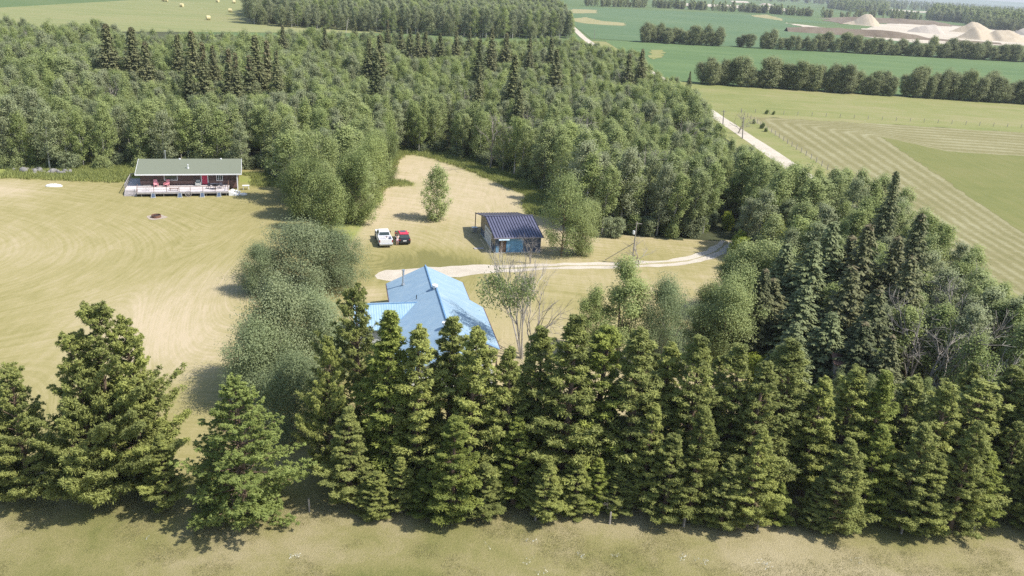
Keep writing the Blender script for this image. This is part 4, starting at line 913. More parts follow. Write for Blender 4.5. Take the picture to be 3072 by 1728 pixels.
# power pole with brace by the driveway
px0, py0 = G(1895, 795); c = empty('power_pole', (px0, py0, 0), 0, 'wooden power pole with a slanting brace beside the driveway', 'power pole')
MB().tube([(0, 0, 0), (.05, 0, 6.6)], [.10, .07], 8).build('post', 'post_grey', c); MB().box(-.1, .8, -.04, .04, 6.3, 6.38).build('crossarm', 'post_grey', c)
q = G(1815, 780); MB().tube([(q[0] - px0, q[1] - py0, 0), (0, 0, 3.4)], .05, 6).build('brace', 'post_grey', c); MB().cyl((-.25, -.05, 5.0), .16, .5, n=10).build('transformer', 'white_paint', c)
c = empty('power_line', (px0, py0, 0), 0, 'thin cable running from the braced power pole to the garage', 'cable'); g0 = place_g(7.0, 1., 2.6)
MB().tube([(0, 0, 6.3), ((g0[0] - px0) * .5, (g0[1] - py0) * .5, 4.0), (g0[0] - px0, g0[1] - py0, 2.6)], .015, 3).build('wire', 'post_grey', c)
for k, (bx, by, tx, ty, lb) in enumerate(((2168, 383, 2172, 330, 'leaning grey utility pole at the forest edge beside the gravel road'), (2227, 416, 2231, 350, 'grey utility pole standing right beside the pale gravel road'), (1783, 118, 1784, 88, 'far dark utility pole where the road reaches the green crop'))):
    gx, gy = G(bx, by); p = at_depth(tx, ty, gy); c = empty('utility_pole', (gx, gy, 0), 0, lb, 'utility pole', 'utility poles along the gravel road')
    MB().tube([(0, 0, 0), (p[0] - gx, 0, p[2])], [.18, .12], 6).build('post', 'post_grey', c); MB().box(p[0] - gx - .7, p[0] - gx + .7, -.05, .05, p[2] - .5, p[2] - .38).build('crossarm', 'post_grey', c)
# little grey outhouse among the right-hand pines
p = at_depth(2519, 1128, 76); c = empty('outhouse', (p[0], 76, 0), R(-8), 'small weathered grey shed half hidden between the right pines', 'shed'); h = at_depth(2519, 1083, 76)[2]
MB().box(-.75, .75, -.6, .9, 0, h - .1).build('wall', 'grey_wood', c); MB().slab([(-1.0, -.95, h - .02), (1.0, -.95, h - .18), (1.0, 1.1, h + .2), (-1.0, 1.1, h + .36)], .1).build('roof', 'brown_wood', c)
dd = MB().box(-.3, .45, -.66, -.6, .1, h - .5).build('door', 'grey_plastic', c); MB().box(-.2, -.14, -.69, -.66, 1.0, 1.1).build('handle', 'steel', dd)
# fences
def fence(pts, n, h, label, name='fence', wires=True):
    c = empty(name, (*pts[0], 0), 0, label, 'fence'); P = [Vector(p) for p in pts]; L = [0]
    for a, b_ in zip(P[:-1], P[1:]): L.append(L[-1] + (b_ - a).length)
    def at(s):
        for i in range(len(P) - 1):
            if s <= L[i + 1]: return P[i].lerp(P[i + 1], (s - L[i]) / (L[i + 1] - L[i]))
        return P[-1]
    q = [at(L[-1] * k / (n - 1)) - P[0] for k in range(n)]
    proto = None
    for k, v in enumerate(q):
        if proto is None: proto = MB().box(-.06, .06, -.06, .06, 0, h).build('post', 'post_grey', c); o = proto
        else: o = proto.copy(); col.objects.link(o); o.parent = c
        o.location = (v.x, v.y, 0); o.rotation_euler = (random.uniform(-.05, .05), random.uniform(-.05, .05), random.uniform(0, 1))
    if not wires: return
    wr = MB()
    for z in (.45, .8, 1.1): wr.tube([(v.x, v.y, z * h / 1.3) for v in q], .003, 3, cap=False)
    wr.build('wire', 'post_grey', c)
fence([(72.4, 130), (72.4, 281)], 38, 1.4, 'wire fence of grey posts between the gravel road and the mown rows')
fence([(73, 284), (160, 288), (290, 294)], 46, 1.3, 'wire fence of small posts along the far edge of the mown rows')
fence([(-60, 52.2), (-20, 52.6), (20, 54.0), (60, 56.4)], 22, 1.1, 'line of old grey fence posts under the front pines', wires=False)
# shrubs in the road corner of the hay field
for k, (sx_, sy_, s) in enumerate(((2298, 342, 1.6), (2318, 344, 1.3), (2262, 372, 1.4), (2284, 385, 1.8), (2298, 395, 1.3))):
    plant('bush', SHRUB['aspen_leaf'], *G(sx_, sy_), s, 4, ('dark bush at the meeting of the two field fences, left one', 'dark bush at the meeting of the two field fences, right one', 'small bush on the verge nearest the fence corner', 'roundest dark bush on the verge beside the fence', 'lowest bush on the verge beside the fence')[k], 'bush')
# hay bales
for k, (bx, by, lb) in enumerate(((625, 60, 'pale round hay bale nearest the forest, lowest in the field'), (691, 37, 'pale round hay bale second nearest, left of the far wood'), (545.6, 21, 'pale round hay bale standing alone in the middle of the field'), (702, 10, 'pale round hay bale close to the far wood corner'),
                              (653, 7, 'pale round hay bale left of the one at the far wood corner'), (491, 4, 'left one of two bales side by side at the field top'), (499, 5, 'right one of two bales side by side at the field top'))):
    c = empty('hay_bale', (*G(bx, by), 0), random.uniform(-.5, 1.), lb, 'hay bale', 'round hay bales on the far mown field'); r = 1.35
    f = MB(); prof = [(-.95, .86), (-.88, .97), (-.4, 1.0), (.4, 1.0), (.88, .97), (.95, .86)]; f.tube([(x_ * 1.3, 0, r) for x_, _ in prof], [r * q_ for _, q_ in prof], 20); f.build('bale', 'hay', c, smooth=False)

# ---------------------------------------------------------------- gravel pit
sheet('gravel_pit', [G(*p) for p in ((2357, 68), (2480, 84), (2560, 92), (2610, 84), (2640, 72), (2740, 70), (2860, 78), (2950, 84), (3130, 92), (3130, 140), (2960, 136), (2860, 133), (2760, 130), (2660, 120), (2560, 107), (2460, 92))], .14, 'sand', jitter=5)
sheet('gravel_track', [G(*p) for p in ((2040, 9), (2187, 15), (2330, 22), (2440, 40), (2400, 38), (2300, 30), (2180, 23), (2040, 17))], .3, 'sand', jitter=4)
sheet('gravel_track', [G(*p) for p in ((2190, 2), (2240, 4), (2250, 9), (2200, 8))], .3, 'sand', jitter=4)
sheet('gravel_track', [G(*p) for p in ((2665, 27), (2760, 34), (2850, 37), (2760, 38), (2665, 31))], .3, 'sand', jitter=4)
sheet('topsoil_flat', [G(*p) for p in ((2470, 60), (2560, 50), (2700, 58), (2810, 68), (2900, 80), (2780, 74), (2640, 70), (2520, 72))], .18, 'topsoil', jitter=6)
def heap(name, px0_, px1_, base, tops, mat, label, seed, depth=.55, cat='gravel pile', ridge=None):
    """a pile whose skyline follows the given (x, y) pixels as heights at its own distance; real width, depth and height"""
    cx_, cy_ = G((px0_ + px1_) / 2, base); dy = depth * (G(px1_, base)[0] - G(px0_, base)[0])
    Yc = cy_ + dy * .35; xs_ = np.array([at_depth(p[0], p[1], Yc)[0] for p in tops]); hs_ = np.array([max(0, at_depth(p[0], p[1], Yc)[2]) for p in tops])
    x0_, x1_ = xs_[0], xs_[-1]; nx, ny = 46, 22; rs = np.random.default_rng(seed); V = []
    for i in range(nx):
        X_ = x0_ + (x1_ - x0_) * i / (nx - 1); h_ = np.interp(X_, xs_, hs_)
        for j in range(ny):
            v = -1 + 2 * j / (ny - 1); hh = h_ - max(hs_) * abs(v) ** 1.15
            hh = hh * (1 + .12 * (vnoise([X_], [v * 30], 6, seed)[0] - .5)) + .04 * max(hs_) * (vnoise([X_ * 1.7], [v * 3], 3, seed + 1)[0] - .5) * (1 - abs(v))
            V.append((X_ - cx_, Yc - cy_ + v * dy * .5, max(hh, -.3)))
    F = [(i * ny + j, (i + 1) * ny + j, (i + 1) * ny + j + 1, i * ny + j + 1) for i in range(nx - 1) for j in range(ny - 1)]
    o = mk(name, V, F, mat, smooth=True, loc=(cx_, cy_, 0)); return tag(o, label, cat)
heap('gravel_pile', 2525, 2640, 76, [(2520, 77), (2560, 62), (2585, 47), (2600, 41), (2612, 42), (2625, 55), (2642, 76)], 'pile_tan', 'tallest left pale gravel pile with a steep dug right face', 1)
heap('gravel_pile', 2722, 2830, 100, [(2716, 100), (2752, 80), (2775, 75), (2805, 74), (2818, 80), (2836, 106)], 'pile_grey', 'broad greyish gravel pile in the middle of the pit', 2)
heap('gravel_pile', 2860, 3072, 122, [(2862, 122), (2890, 102), (2925, 80), (2945, 90), (2970, 100), (2990, 88), (3030, 90), (3055, 100), (3085, 122)], 'pile_tan', 'long double-humped tan gravel pile at the right of the pit', 3, .3)
heap('gravel_pile', 2880, 2960, 100, [(2850, 92), (2895, 76), (2915, 65), (2935, 68), (2960, 82), (2990, 100)], 'pile_tan', 'steep brown-tan gravel pile rising behind the double-humped one', 4)
heap('gravel_pile', 3040, 3140, 108, [(3035, 108), (3060, 88), (3085, 80), (3110, 84), (3150, 108)], 'pile_grey', 'greyish gravel pile cut by the right edge of the view', 5)
heap('earth_bank', 2380, 2760, 108, [(2360, 82), (2420, 80), (2520, 84), (2640, 90), (2700, 96), (2750, 104), (2800, 117)], 'topsoil', 'long dark earth bank in front of the gravel piles', 6, .12, 'earth bank')
heap('earth_bank', 2740, 3000, 126, [(2720, 112), (2760, 112), (2840, 118), (2900, 121), (3000, 128)], 'topsoil', 'low broken earth bank at the near lip of the gravel pit', 7, .1, 'earth bank')
heap('earth_bank', 2460, 2800, 66, [(2450, 62), (2500, 52), (2560, 50), (2700, 55), (2800, 62), (2850, 72)], 'topsoil', 'rough brown topsoil bank behind the tallest gravel pile', 8, .1, 'earth bank')
heap('gravel_pile', 2280, 2330, 17, [(2275, 17), (2290, 9), (2305, 10), (2325, 17)], 'pile_grey', 'tiny pale gravel pile far off beside the sandy track', 9)
x, y = G(2880, 62); c = empty('barn', (x, y, 0), .1, 'long white roofed barn far off against the dark wood', 'barn')
MB().box(-26, 26, -7, 7, 0, 4).build('wall', 'grey_wood', c); MB().slab([(-27, -8, 3.9), (27, -8, 3.9), (27, 0, 7), (-27, 0, 7)], .3).slab([(-27, 0, 7), (27, 0, 7), (27, 8, 3.9), (-27, 8, 3.9)], .3).build('roof', 'white_paint', c)

# ---------------------------------------------------------------- trees: placement
def poisson(poly, sp, seed, jit=.42, density=None):
    rs = np.random.default_rng(seed); xs_ = [p[0] for p in poly]; ys_ = [p[1] for p in poly]
    X_, Y_ = np.meshgrid(np.arange(min(xs_), max(xs_), sp), np.arange(min(ys_), max(ys_), sp * .87)); X_ = X_ + (np.arange(X_.shape[0])[:, None] % 2) * sp * .5
    X_ = X_.ravel() + rs.uniform(-jit, jit, X_.size) * sp; Y_ = Y_.ravel() + rs.uniform(-jit, jit, Y_.size) * sp
    k = inpoly(X_, Y_, poly); return X_[k], Y_[k]
def visible(x, y, h, m=60):
    a = Q((x, y, 0)); b_ = Q((x, y, h)); return -m < b_[0] < 3072 + m and b_[1] < 1728 + m and a[1] > -m
# pines of the front belt --------------------------------------------------
row = [  # top pixel, depth, kind, radius factor, description
    (283, 925, 53.5, 'W', 1.05), (372, 958, 54.5, 'W', .9), (215, 1010, 52.5, 'W', .85), (30, 1108, 52.6, 'W', .85), (-70, 1140, 53.5, 'W', .8),
    (1067, 865, 60.5, 'W', .95), (1172, 938, 57, 'Y', 1.2), (985, 1015, 57.5, 'W', .66), (1258, 976, 56.6, 'P', 1.15), (1360, 958, 58.5, 'P', 1.2), (1432, 994, 56.4, 'P', .95), (1530, 1050, 57, 'P', 1.0),
    (1628, 985, 59, 'P', 1.15), (1735, 955, 57, 'P', 1.05), (1826, 988, 58.6, 'Y', 1.05), (1922, 985, 57.4, 'P', 1.15), (2016, 1030, 59, 'P', 1.0), (2105, 1013, 57.6, 'P', 1.05),
    (2225, 1036, 59.4, 'P', 1.15), (2382, 1024, 60, 'P', 1.2), (2300, 1092, 58, 'P', 1.0), (2478, 1132, 59, 'P', 1.0), (2576, 1112, 60, 'P', 1.1), (2662, 1118, 59, 'Y', 1.05), (2746, 1132, 60.4, 'P', 1.1),
    (2850, 1150, 59, 'P', 1.05), (2952, 1146, 60.5, 'P', 1.15), (3050, 1108, 61.5, 'P', 1.2), (3130, 1120, 60, 'P', 1.1)]
U_ = ['', 'first', 'second', 'third', 'fourth', 'fifth', 'sixth', 'seventh', 'eighth', 'ninth', 'tenth', 'eleventh', 'twelfth', 'thirteenth', 'fourteenth', 'fifteenth', 'sixteenth', 'seventeenth', 'eighteenth', 'nineteenth']
def nth(k):
    k += 1
    if k < 20: return U_[k]
    if k >= 100: return 'hundredth' if k == 100 else 'hundred and ' + nth(k - 101)
    T_ = {2: 'twent', 3: 'thirt', 4: 'fort', 5: 'fift', 6: 'sixt', 7: 'sevent', 8: 'eight', 9: 'ninet'}[k // 10]
    return T_ + ('ieth' if k % 10 == 0 else 'y-' + U_[k % 10])
ordn = [nth(k) for k in range(60)]
special = {283: 'tallest of the broad dark pines at the lower left, rounded top', 372: 'broad dark pine pressed against the right side of the tallest lower-left pine', 215: 'broad pine forming the left shoulder of the tallest lower-left pine',
           30: 'bushy pine at the left edge of the view', -70: 'pine cut off by the left edge of the view', 1067: 'tallest dark pine directly left of the blue roof', 1172: 'yellow-green pine overlapping the lower left of the blue roof',
           1000: 'dark pine between the willows and the tallest belt pine', 1258: 'pine standing in front of the middle of the blue roof', 1360: 'twin-topped pine covering the blue roof ridge end', 1432: 'pine at the right front corner of the blue roof'}
tall_x = []; n_ = 0
for tx, ty, Y, kd, rf_ in row:
    p = at_depth(tx, ty, Y); h = p[2]; tall_x.append(p[0])
    pr = random.choice({'W': PINE_WIDE, 'P': PINE, 'Y': PINE_Y}[kd]); h0 = 13 if kd == 'W' else 14
    if tx in special: lb = special[tx]
    else: n_ += 1; lb = ordn[n_ - 1] + ' tall ' + ('bright yellow-green' if kd == 'Y' else 'green') + ' pine from the left in the belt right of the blue roof'
    plant('pine_tree', pr, p[0], Y, h, h0, lb, 'pine tree', 'tall pines of the front belt', sx=rf_ * (h0 / h) ** .75 * (1 if kd == 'W' else random.uniform(1.08, 1.38)))
p = at_depth(703, 1138, 52); plant('larch_tree', LARCH, p[0], 52, p[2], 12, 'feathery light green larch in the gap left of the pine belt', 'larch tree', sx=1.3)
# lower skirts: shorter pines along the meadow edge and behind the tall ones
low = []; xx = -3.0
rs_ = np.random.default_rng(77); X_ = -11.5
while X_ < 47:
    low.append((X_, 54.6 + .062 * X_ + rs_.uniform(-1.5, .9), rs_.choice([rs_.uniform(3.2, 5), rs_.uniform(5, 8), rs_.uniform(7.5, 10)]), rs_.random() < .25)); X_ += rs_.uniform(1.5, 2.6)
for k, (x, y, h, yl) in enumerate(low):
    plant('pine_tree', random.choice(PINE_Y if yl else PINE), x, y, h, 14, nth(k) + ' low bushy ' + ('yellow-green ' if yl else '') + 'pine from the left along the front meadow edge', 'pine tree', 'low pines along the meadow edge', sx=rs_.uniform(1.5, 2.1) * (5.5 / h) ** .45)
for k, (x, y, h) in enumerate(((-37, 52.8, 7), (-24.8, 52.2, 6.2), (-21.5, 53.5, 5.6))):
    plant('pine_tree', PINE[k], x, y, h, 14, ('low pine filling the space under the left edge pine', 'low pine between the broad left pines and the larch', 'small pine close to the left flank of the larch')[k], 'pine tree', 'low pines along the meadow edge', sx=1.6)
back = []; X_ = -3.
k = 0
while X_ < 50:
    y = 64.5 + .05 * X_ + rs_.uniform(-1, 1); h = rs_.uniform(8.5, 10.8) * (1 if X_ > 8 else .8)
    plant('pine_tree', random.choice(PINE), X_, y, h, 14, ordn[k] + ' pine from the left in the rear row, seen between the tall belt pines', 'pine tree', 'rear row pines', sx=1.25); X_ += rs_.uniform(4.5, 6.2); k += 1
# conifers inside the forest --------------------------------------------------
SP = [(315, 66, 18.5, 2), (391, 76, 18, 2), (433, 119, 16, 2), (529, 99, 16, 0), (572, 87, 18, 2), (604, 119, 18, 1), (636, 131, 15, 0), (684, 139, 16, 1), (704, 151, 16, 1), (763, 103, 18, 0), (799, 115, 17, 1), (827, 147, 16, 0), (847, 72, 14.5, 0), (974, 78, 15, 0),
      (1064, 48, 16, 0), (1107, 111, 17, 0), (1139, 99, 18, 0), (1163, 56, 16, 1), (1203, 76, 15, 0), (1231, 79, 16, 0), (1254, 95, 15, 0), (1278, 91, 15, 0), (1322, 95, 14.5, 0), (1370, 91, 15, 0), (1410, 83, 15, 0), (1441, 111, 18.5, 0), (1477, 79, 19, 0), (1521, 95, 17, 0),
      (1545, 159, 18, 0), (1592, 111, 16.5, 0), (1656, 107, 16, 0), (1672, 143, 17, 0), (1890, 159, 15, 2), (1930, 143, 16, 2), (2692, 509, 14, 0), (1128, 150, 17, 0), (560, 160, 15, 0), (746, 160, 15, 1), (1440, 190, 15, 0), (1560, 240, 14, 0)]
reg = lambda x_: 'left group above the cabin roof' if x_ < 480 else ('middle group behind the cabin' if x_ < 900 else ('group above the clearing' if x_ < 1360 else ('group at the centre of the forest' if x_ < 1800 else 'far right edge group')))
cnt = {}
SPR = []
for tx, ty, h, kk in sorted(SP):
    h *= 1.2; x, y = G(tx, ty, h); SPR.append((x, y, h, tx, ty)); g_ = reg(tx); cnt[g_] = cnt.get(g_, 0) + 1
    lb = ordn[cnt[g_] - 1] + ' dark spruce from the left in the ' + g_ if tx != 2692 else 'lone dark spruce poking out near the mown rows on the right'
    plant('spruce_tree', SPRUCE[random.choice((0, 4, 5)) if kk == 0 else kk], x, y, h, 18, lb, 'spruce tree', 'dark spruces rising out of the aspen forest', sx=random.uniform(1.15, 1.6))
for k, (tx, ty, Y, kk, s, lb) in enumerate(((2366, 722, 93, 3, 1.2, 'blue-green spruce at the left of the grove on the right'), (2447, 714, 90, 3, 1.3, 'dense blue-green spruce left of centre in the right grove'), (2505, 655, 94, 3, 1.25, 'tallest blue-green spruce of the right grove'),
                                    (2612, 665, 91, 2, 1.35, 'olive brown spruce right of the tallest grove spruce'), (2770, 634, 96, 2, 1.25, 'dark spruce nearest the mown rows in the right grove'), (2560, 790, 84, 2, 1.3, 'lower olive spruce in the front of the right grove'), (2420, 850, 84, 3, 1.25, 'lower blue-green spruce in front of the dense one'), (2640, 860, 80, 2, 1.2, 'brownish drooping spruce above the little shed'), (2700, 700, 90, 1, 1.2, 'brown-topped spruce deep in the right grove'), (2500, 930, 79, 3, 1.1, 'lowest blue-green spruce just behind the shed'), (2325, 830, 88, 5, 1.1, 'short spruce at the left foot of the right grove'), (2560, 700, 94, 5, 1.2, 'spruce between the tallest and the olive brown one'), (2740, 760, 86, 2, 1.2, 'spruce leaning into the aspens at the right of the grove'), (2390, 960, 76, 3, 1.0, 'low spruce behind the belt pines left of the shed'), (2600, 960, 76, 5, 1.1, 'low dark spruce right of the shed'), (2680, 1000, 74, 2, .9, 'lowest brownish spruce right of the shed'))):
    p = at_depth(tx, ty, Y); SPR.append((p[0], Y, p[2] * 1.35 if p[2] > 9 else p[2], tx, ty)); plant('spruce_tree', SPRUCE[{1: 5, 2: 2}.get(kk, kk)], p[0], Y, p[2], 18, lb, 'spruce tree', 'big spruces of the right grove', sx=s * 18 / p[2] * 1.1)
p = at_depth(2072, 213, 322); plant('spruce_tree', SPRUCE[0], p[0], 322, p[2], 18, 'small isolated spruce by the road at the corner of the green crop', 'spruce tree', sx=1.3)
# single broadleaf trees --------------------------------------------------
def bl(tx, ty, base, proto, h0, label, sx=1., cat='tree', name='broadleaf_tree', rz=None):
    x, y = G(*base); p = at_depth(tx, ty, y); plant(name, proto, (x + p[0]) / 2, y, p[2], h0, label, cat, sx=sx * h0 / p[2], rz=rz); return x, y
bl(1318, 503, (1305, 660), YOUNG, 7, 'young tree standing alone in the dry clearing', 1.02)
bl(900, 678, (900, 868), WILLOW[0], 8.5, 'broad grey-green willow dome left of the drive end', 1.15, 'willow', 'willow_tree')
bl(1010, 700, (1010, 860), WILLOW[1], 8.5, 'smaller willow merging into the right side of the broad willow dome', .78, 'willow', 'willow_tree')
bl(770, 740, (790, 880), WILLOW[1], 8.5, 'low reddish grey willow bush on the lawn side of the broad dome', .62, 'willow', 'willow_tree')
bl(835, 862, (850, 1165), WILLOW[0], 8.5, 'nearest willow dome behind the larch', .92, 'willow', 'willow_tree')
bl(935, 890, (930, 1130), WILLOW[1], 8.5, 'willow squeezed between the nearest dome and the tallest pine', .85, 'willow', 'willow_tree')
bl(885, 1080, (885, 1290), WILLOW[1], 8.5, 'lowest willow filling the gap between larch and tallest pine', .72, 'willow', 'willow_tree')
bl(760, 975, (790, 1210), WILLOW[1], 8.5, 'low willow reaching out over the lawn shadow', .8, 'willow', 'willow_tree')
bl(1690, 528, (1697, 768), POPLAR[0], 10, 'tall leafy poplar at the right end of the garage', .9, 'poplar', 'poplar_tree')
bl(1745, 600, (1755, 765), POPLAR[1], 10, 'lower poplar leaning on the poplar right of the garage', .7, 'poplar', 'poplar_tree')
for a_ in ((900, 478, (900, 655), 3, 1.05, 'rounded poplar at the left foot of the leafy clump beside the cabin'), (975, 520, (985, 695), 1, 1.1, 'poplar at the very front of the leafy clump beside the pickup'), (1065, 455, (1062, 668), 3, 1.1, 'broad poplar of the leafy clump facing the pickup'), (1110, 410, (1115, 620), 1, .95, 'poplar on the clearing side of the leafy clump'),
           (940, 400, (955, 620), 1, 1.1, 'tall pale poplar in the heart of the leafy clump'), (880, 400, (870, 600), 0, 1.0, 'poplar on the lawn side of the leafy clump'), (1010, 380, (1020, 600), 0, 1.1, 'tallest poplar of the leafy clump above the clearing edge'), (1150, 400, (1150, 560), 3, .8, 'lower poplar at the clearing edge behind the leafy clump')):
    bl(a_[0], a_[1], a_[2], (POPLAR + ASPEN)[a_[3] if a_[3] != 0 else 5], 10 if a_[3] else 12.5, a_[5], a_[4] * (.85 if a_[3] else 1.35), 'poplar', 'poplar_tree')
bl(1860, 795, (1870, 1100), POPLAR[2], 10, 'open leafy poplar south of the driveway left of the pale willow', 1.05, 'poplar', 'poplar_tree')
bl(1800, 860, (1805, 1080), POPLAR[2], 10, 'small open poplar at the left foot of the driveway poplar', .7, 'poplar', 'poplar_tree')
bl(1990, 850, (1985, 1090), WILLOW[1], 8.5, 'thin pale willow right of the driveway poplar', .62, 'willow', 'willow_tree')
bl(2172, 830, (2172, 1085), POPLAR[1], 10, 'green poplar at the right end of the yard grass', .95, 'poplar', 'poplar_tree')
bl(2235, 800, (2235, 1060), POPLAR[2], 10, 'open poplar right beside the one at the end of the yard grass', 1.0, 'poplar', 'poplar_tree')
bl(2120, 930, (2125, 1090), POPLAR[2], 10, 'small leafy poplar nearest the yard grass, in front of the larger ones', .8, 'poplar', 'poplar_tree')
p = at_depth(2300, 800, 86); plant('spruce_tree', SPRUCE[5], p[0], 86, p[2], 18, 'green spruce at the very left of the right grove', 'spruce tree', 'big spruces of the right grove', sx=1.5)
bl(2280, 735, (2290, 980), POPLAR[1], 10, 'poplar between the yard grass poplar and the blue-green spruces', 1.1, 'poplar', 'poplar_tree')
bl(2215, 760, (2220, 940), POPLAR[3], 10, 'poplar above the large one at the end of the yard grass', 1.0, 'poplar', 'poplar_tree')
bl(2135, 850, (2145, 1020), POPLAR[3], 10, 'low dark poplar leaning over the yard grass', .7, 'poplar', 'poplar_tree')
bl(2225, 705, (2225, 775), SHRUB['lime_leaf'], 4, 'lime green bush beside the driveway bend', 1.0, 'bush', 'bush')
bl(2325, 665, (2320, 800), SHRUB['gold_leaf'], 4, 'golden green bushy tree right of the lime bush', 1.35, 'bush', 'bush')
bl(2360, 720, (2365, 810), SHRUB['gold_leaf'], 4, 'lower golden bush right of the golden tree', 1.1, 'bush', 'bush')
bl(2160, 640, (2205, 690), SHRUB['lime_leaf'], 4, 'small lime bush on the far side of the shaded drive', .6, 'bush', 'bush')
bl(2270, 1080, (2280, 1180), SHRUB['lime_leaf'], 4, 'yellow flowering bush between the right pines', .7, 'bush', 'bush')
# bare and half-dead trees
BIRCH = bare(160, 10, 'bark_white', .30, 5, .11, 'birch_leaf', 3600, 3, 3)
bx, by = G(1568, 1075); p = at_depth(1560, 755, by); plant('birch_tree', BIRCH, bx, by, p[2] * .95, 10, 'half dead white-stemmed birch with sparse leaves right of the blue roof', 'birch', rz=0, sx=1.05 * 10 / p[2])
bx, by = G(1610, 1070); p = at_depth(1640, 815, by); plant('dead_tree', BARE[0], bx, by, p[2], 9, 'bare pale dead tree joined to the half dead birch', 'dead tree', rz=.4, sx=.75)
bx, by = G(1590, 790); p = at_depth(1588, 700, by); plant('dead_tree', BARE[1], bx, by, p[2], 9, 'grey twiggy dead tree in front of the garage wall', 'dead tree', rz=1.4, sx=1.0)
bx, by = G(1905, 793); p = at_depth(1905, 705, by); plant('dead_tree', BARE[2], bx + .6, by, p[2], 9, 'dark twiggy shrub tree around the braced power pole', 'dead tree', sx=1.5)
bx, by = G(2215, 400); p = at_depth(2212, 325, by); plant('dead_tree', BARE[2], bx, by, p[2], 9, 'grey leafless tree between the two poles by the gravel road', 'dead tree', sx=1.1)
bx, by = G(1985, 1080); p = at_depth(1998, 800, by); plant('dead_tree', SNAG[1], bx, by, p[2] * .95, 9, 'thin bare stem rising above the thin pale willow', 'dead tree')
for k, (tx, ty, h, lb) in enumerate(((73, 138, 15, 'white barkless snag at the far left of the forest'), (113, 128, 15, 'white forked snag right of the far left snag'), (404, 214, 14, 'pale dead tree in front of the left spruce group'), (393, 290, 13, 'pale leaning dead stem below the left spruces'), (1222, 140, 14, 'grey dead crown beside the spruces above the clearing'), (1035, 25, 14, 'white stem in the far wood'))):
    x, y = G(tx, ty, h); plant('dead_tree', SNAG[k % 2], x, y, h, 9, lb, 'dead tree', sx=.9)
for k, (sx_, sy_) in enumerate(((1650, 235), (1740, 262), (1820, 300), (1900, 330), (1990, 300), (1600, 250), (1860, 250), (2040, 350), (1780, 330), (2880, 760), (2920, 860), (2960, 790), (2830, 840), (2790, 900), (1985, 200), (40, 100), (70, 85), (1690, 280), (1720, 225), (1850, 210), (1770, 210), (1950, 270), (1700, 340), (1560, 300), (2010, 420), (1930, 430), (2050, 270), (1640, 330), (1480, 330), (1380, 250), (60, 150), (20, 190), (345, 230), (1210, 150), (2850, 950), (2990, 900), (3020, 980))):
    h = 12.5 if sx_ < 2100 else 10.5; x, y = G(sx_, sy_, h)
    plant('dead_tree', BARE[k % 3], x, y, h, 9, 'bare grey tree standing among the green crowns ' + ('right of the spruces' if 100 < sx_ < 1900 else ('near the gravel road' if 100 < sx_ < 2200 else ('of the right grove' if sx_ > 100 else 'at the upper left'))), 'dead tree', 'bare grey trees inside the forest', sx=.9)
x, y = G(1828, 1545); plant('dead_bush', BARE[1], x, y, 1.7, 9, 'tangle of dead grey branches under the front pines', 'dead bush', sx=1.4)

# forest footprint --------------------------------------------------
FOREST = [(-290, 155), (-150, 150), G(0, 512), (-79, 151.5), (-71, 155), (-62, 157.5), (-50, 158), (-44, 152), (-42, 144), (-37, 131), (-27.5, 126), (-25, 133), (-25.5, 150), (-28, 184.5), (-22, 185.5), G(1330, 466), G(1430, 492), G(1540, 535), G(1640, 578), (7, 148), (8.5, 132),
          (14, 128.8), (22, 129.8), (30, 131.5), (36, 145), (38, 147), (40.5, 146), (38.5, 138), (34, 122), (36, 112), (38, 104), (36.5, 92), (33, 80), (31, 72), (62, 70), (61, 100), (62, 130), (61, 160), (60.5, 205), (57.5, 290), (50, 387), (-30, 372), (-75, 355), (-150, 309), (-214, 340), (-290, 400)]
fx, fy = poisson(FOREST, 4.0, 5)
far_ = fy > 215; keep = ~far_ | (np.random.default_rng(4).random(len(fx)) < .8)
fx, fy = fx[keep], fy[keep]
sparse = polydist(fx, fy, DRIVE[5:]) > 2.9
taken = np.ones(len(fx), bool)
for o in bpy.data.objects:
    if o.parent is None and o.type == 'EMPTY' and o.get('category') in ('spruce tree', 'dead tree', 'poplar', 'bush'): taken &= np.hypot(fx - o.location.x, fy - o.location.y) > 1.9
fx, fy = fx[sparse & taken], fy[sparse & taken]
ex, ey = [], []                                           # a denser outer row along the road side of the wood
for px_ in np.arange(1960, 3090, 24):
    q_ = G(px_ + random.uniform(-6, 6), float(np.interp(px_, [1968, 2051, 2111, 2140, 2230, 2345, 2450, 2700, 2860, 3000, 3300], [210, 244, 280, 340, 420, 486, 502, 524, 619, 838, 884])) + random.uniform(2, 12), 11.)
    if q_[0] < 61: ex.append(q_[0]); ey.append(q_[1])
fx = np.append(fx, ex); fy = np.append(fy, ey)
hh = 11.8 + 2.6 * (vnoise(fx, fy, 22, 9) - .5) * 1.6 + np.random.default_rng(8).normal(0, .9, len(fx))
grove = (fy < 128) & (fx > 28); hh = np.where(grove, hh * .80, hh); edge_clump = (fx > -46) & (fx < -24) & (fy < 160); hh = np.where(edge_clump, hh * .88, hh)
SKY = np.array([(-200, 5), (0, 25), (120, 40), (330, 66), (700, 74), (1030, 82), (1450, 96), (1700, 100), (1789, 119), (1932, 155), (1968, 200), (2051, 236), (2111, 272), (2135, 298), (2146, 350), (2230, 415), (2345, 482), (2450, 498), (2700, 520), (2860, 615), (3000, 835), (3300, 880)], float)
tp = np.array([Q((a, b_, c_)) for a, b_, c_ in zip(fx, fy, hh)])
ok = (tp[:, 1] > np.interp(tp[:, 0] + 14, SKY[:, 0], SKY[:, 1]) + np.random.default_rng(6).uniform(-6, 8, len(fx)) * np.clip(200 / fy, .3, 1.6)) & np.array([visible(a, b_, 14, 120) for a, b_ in zip(fx, fy)])
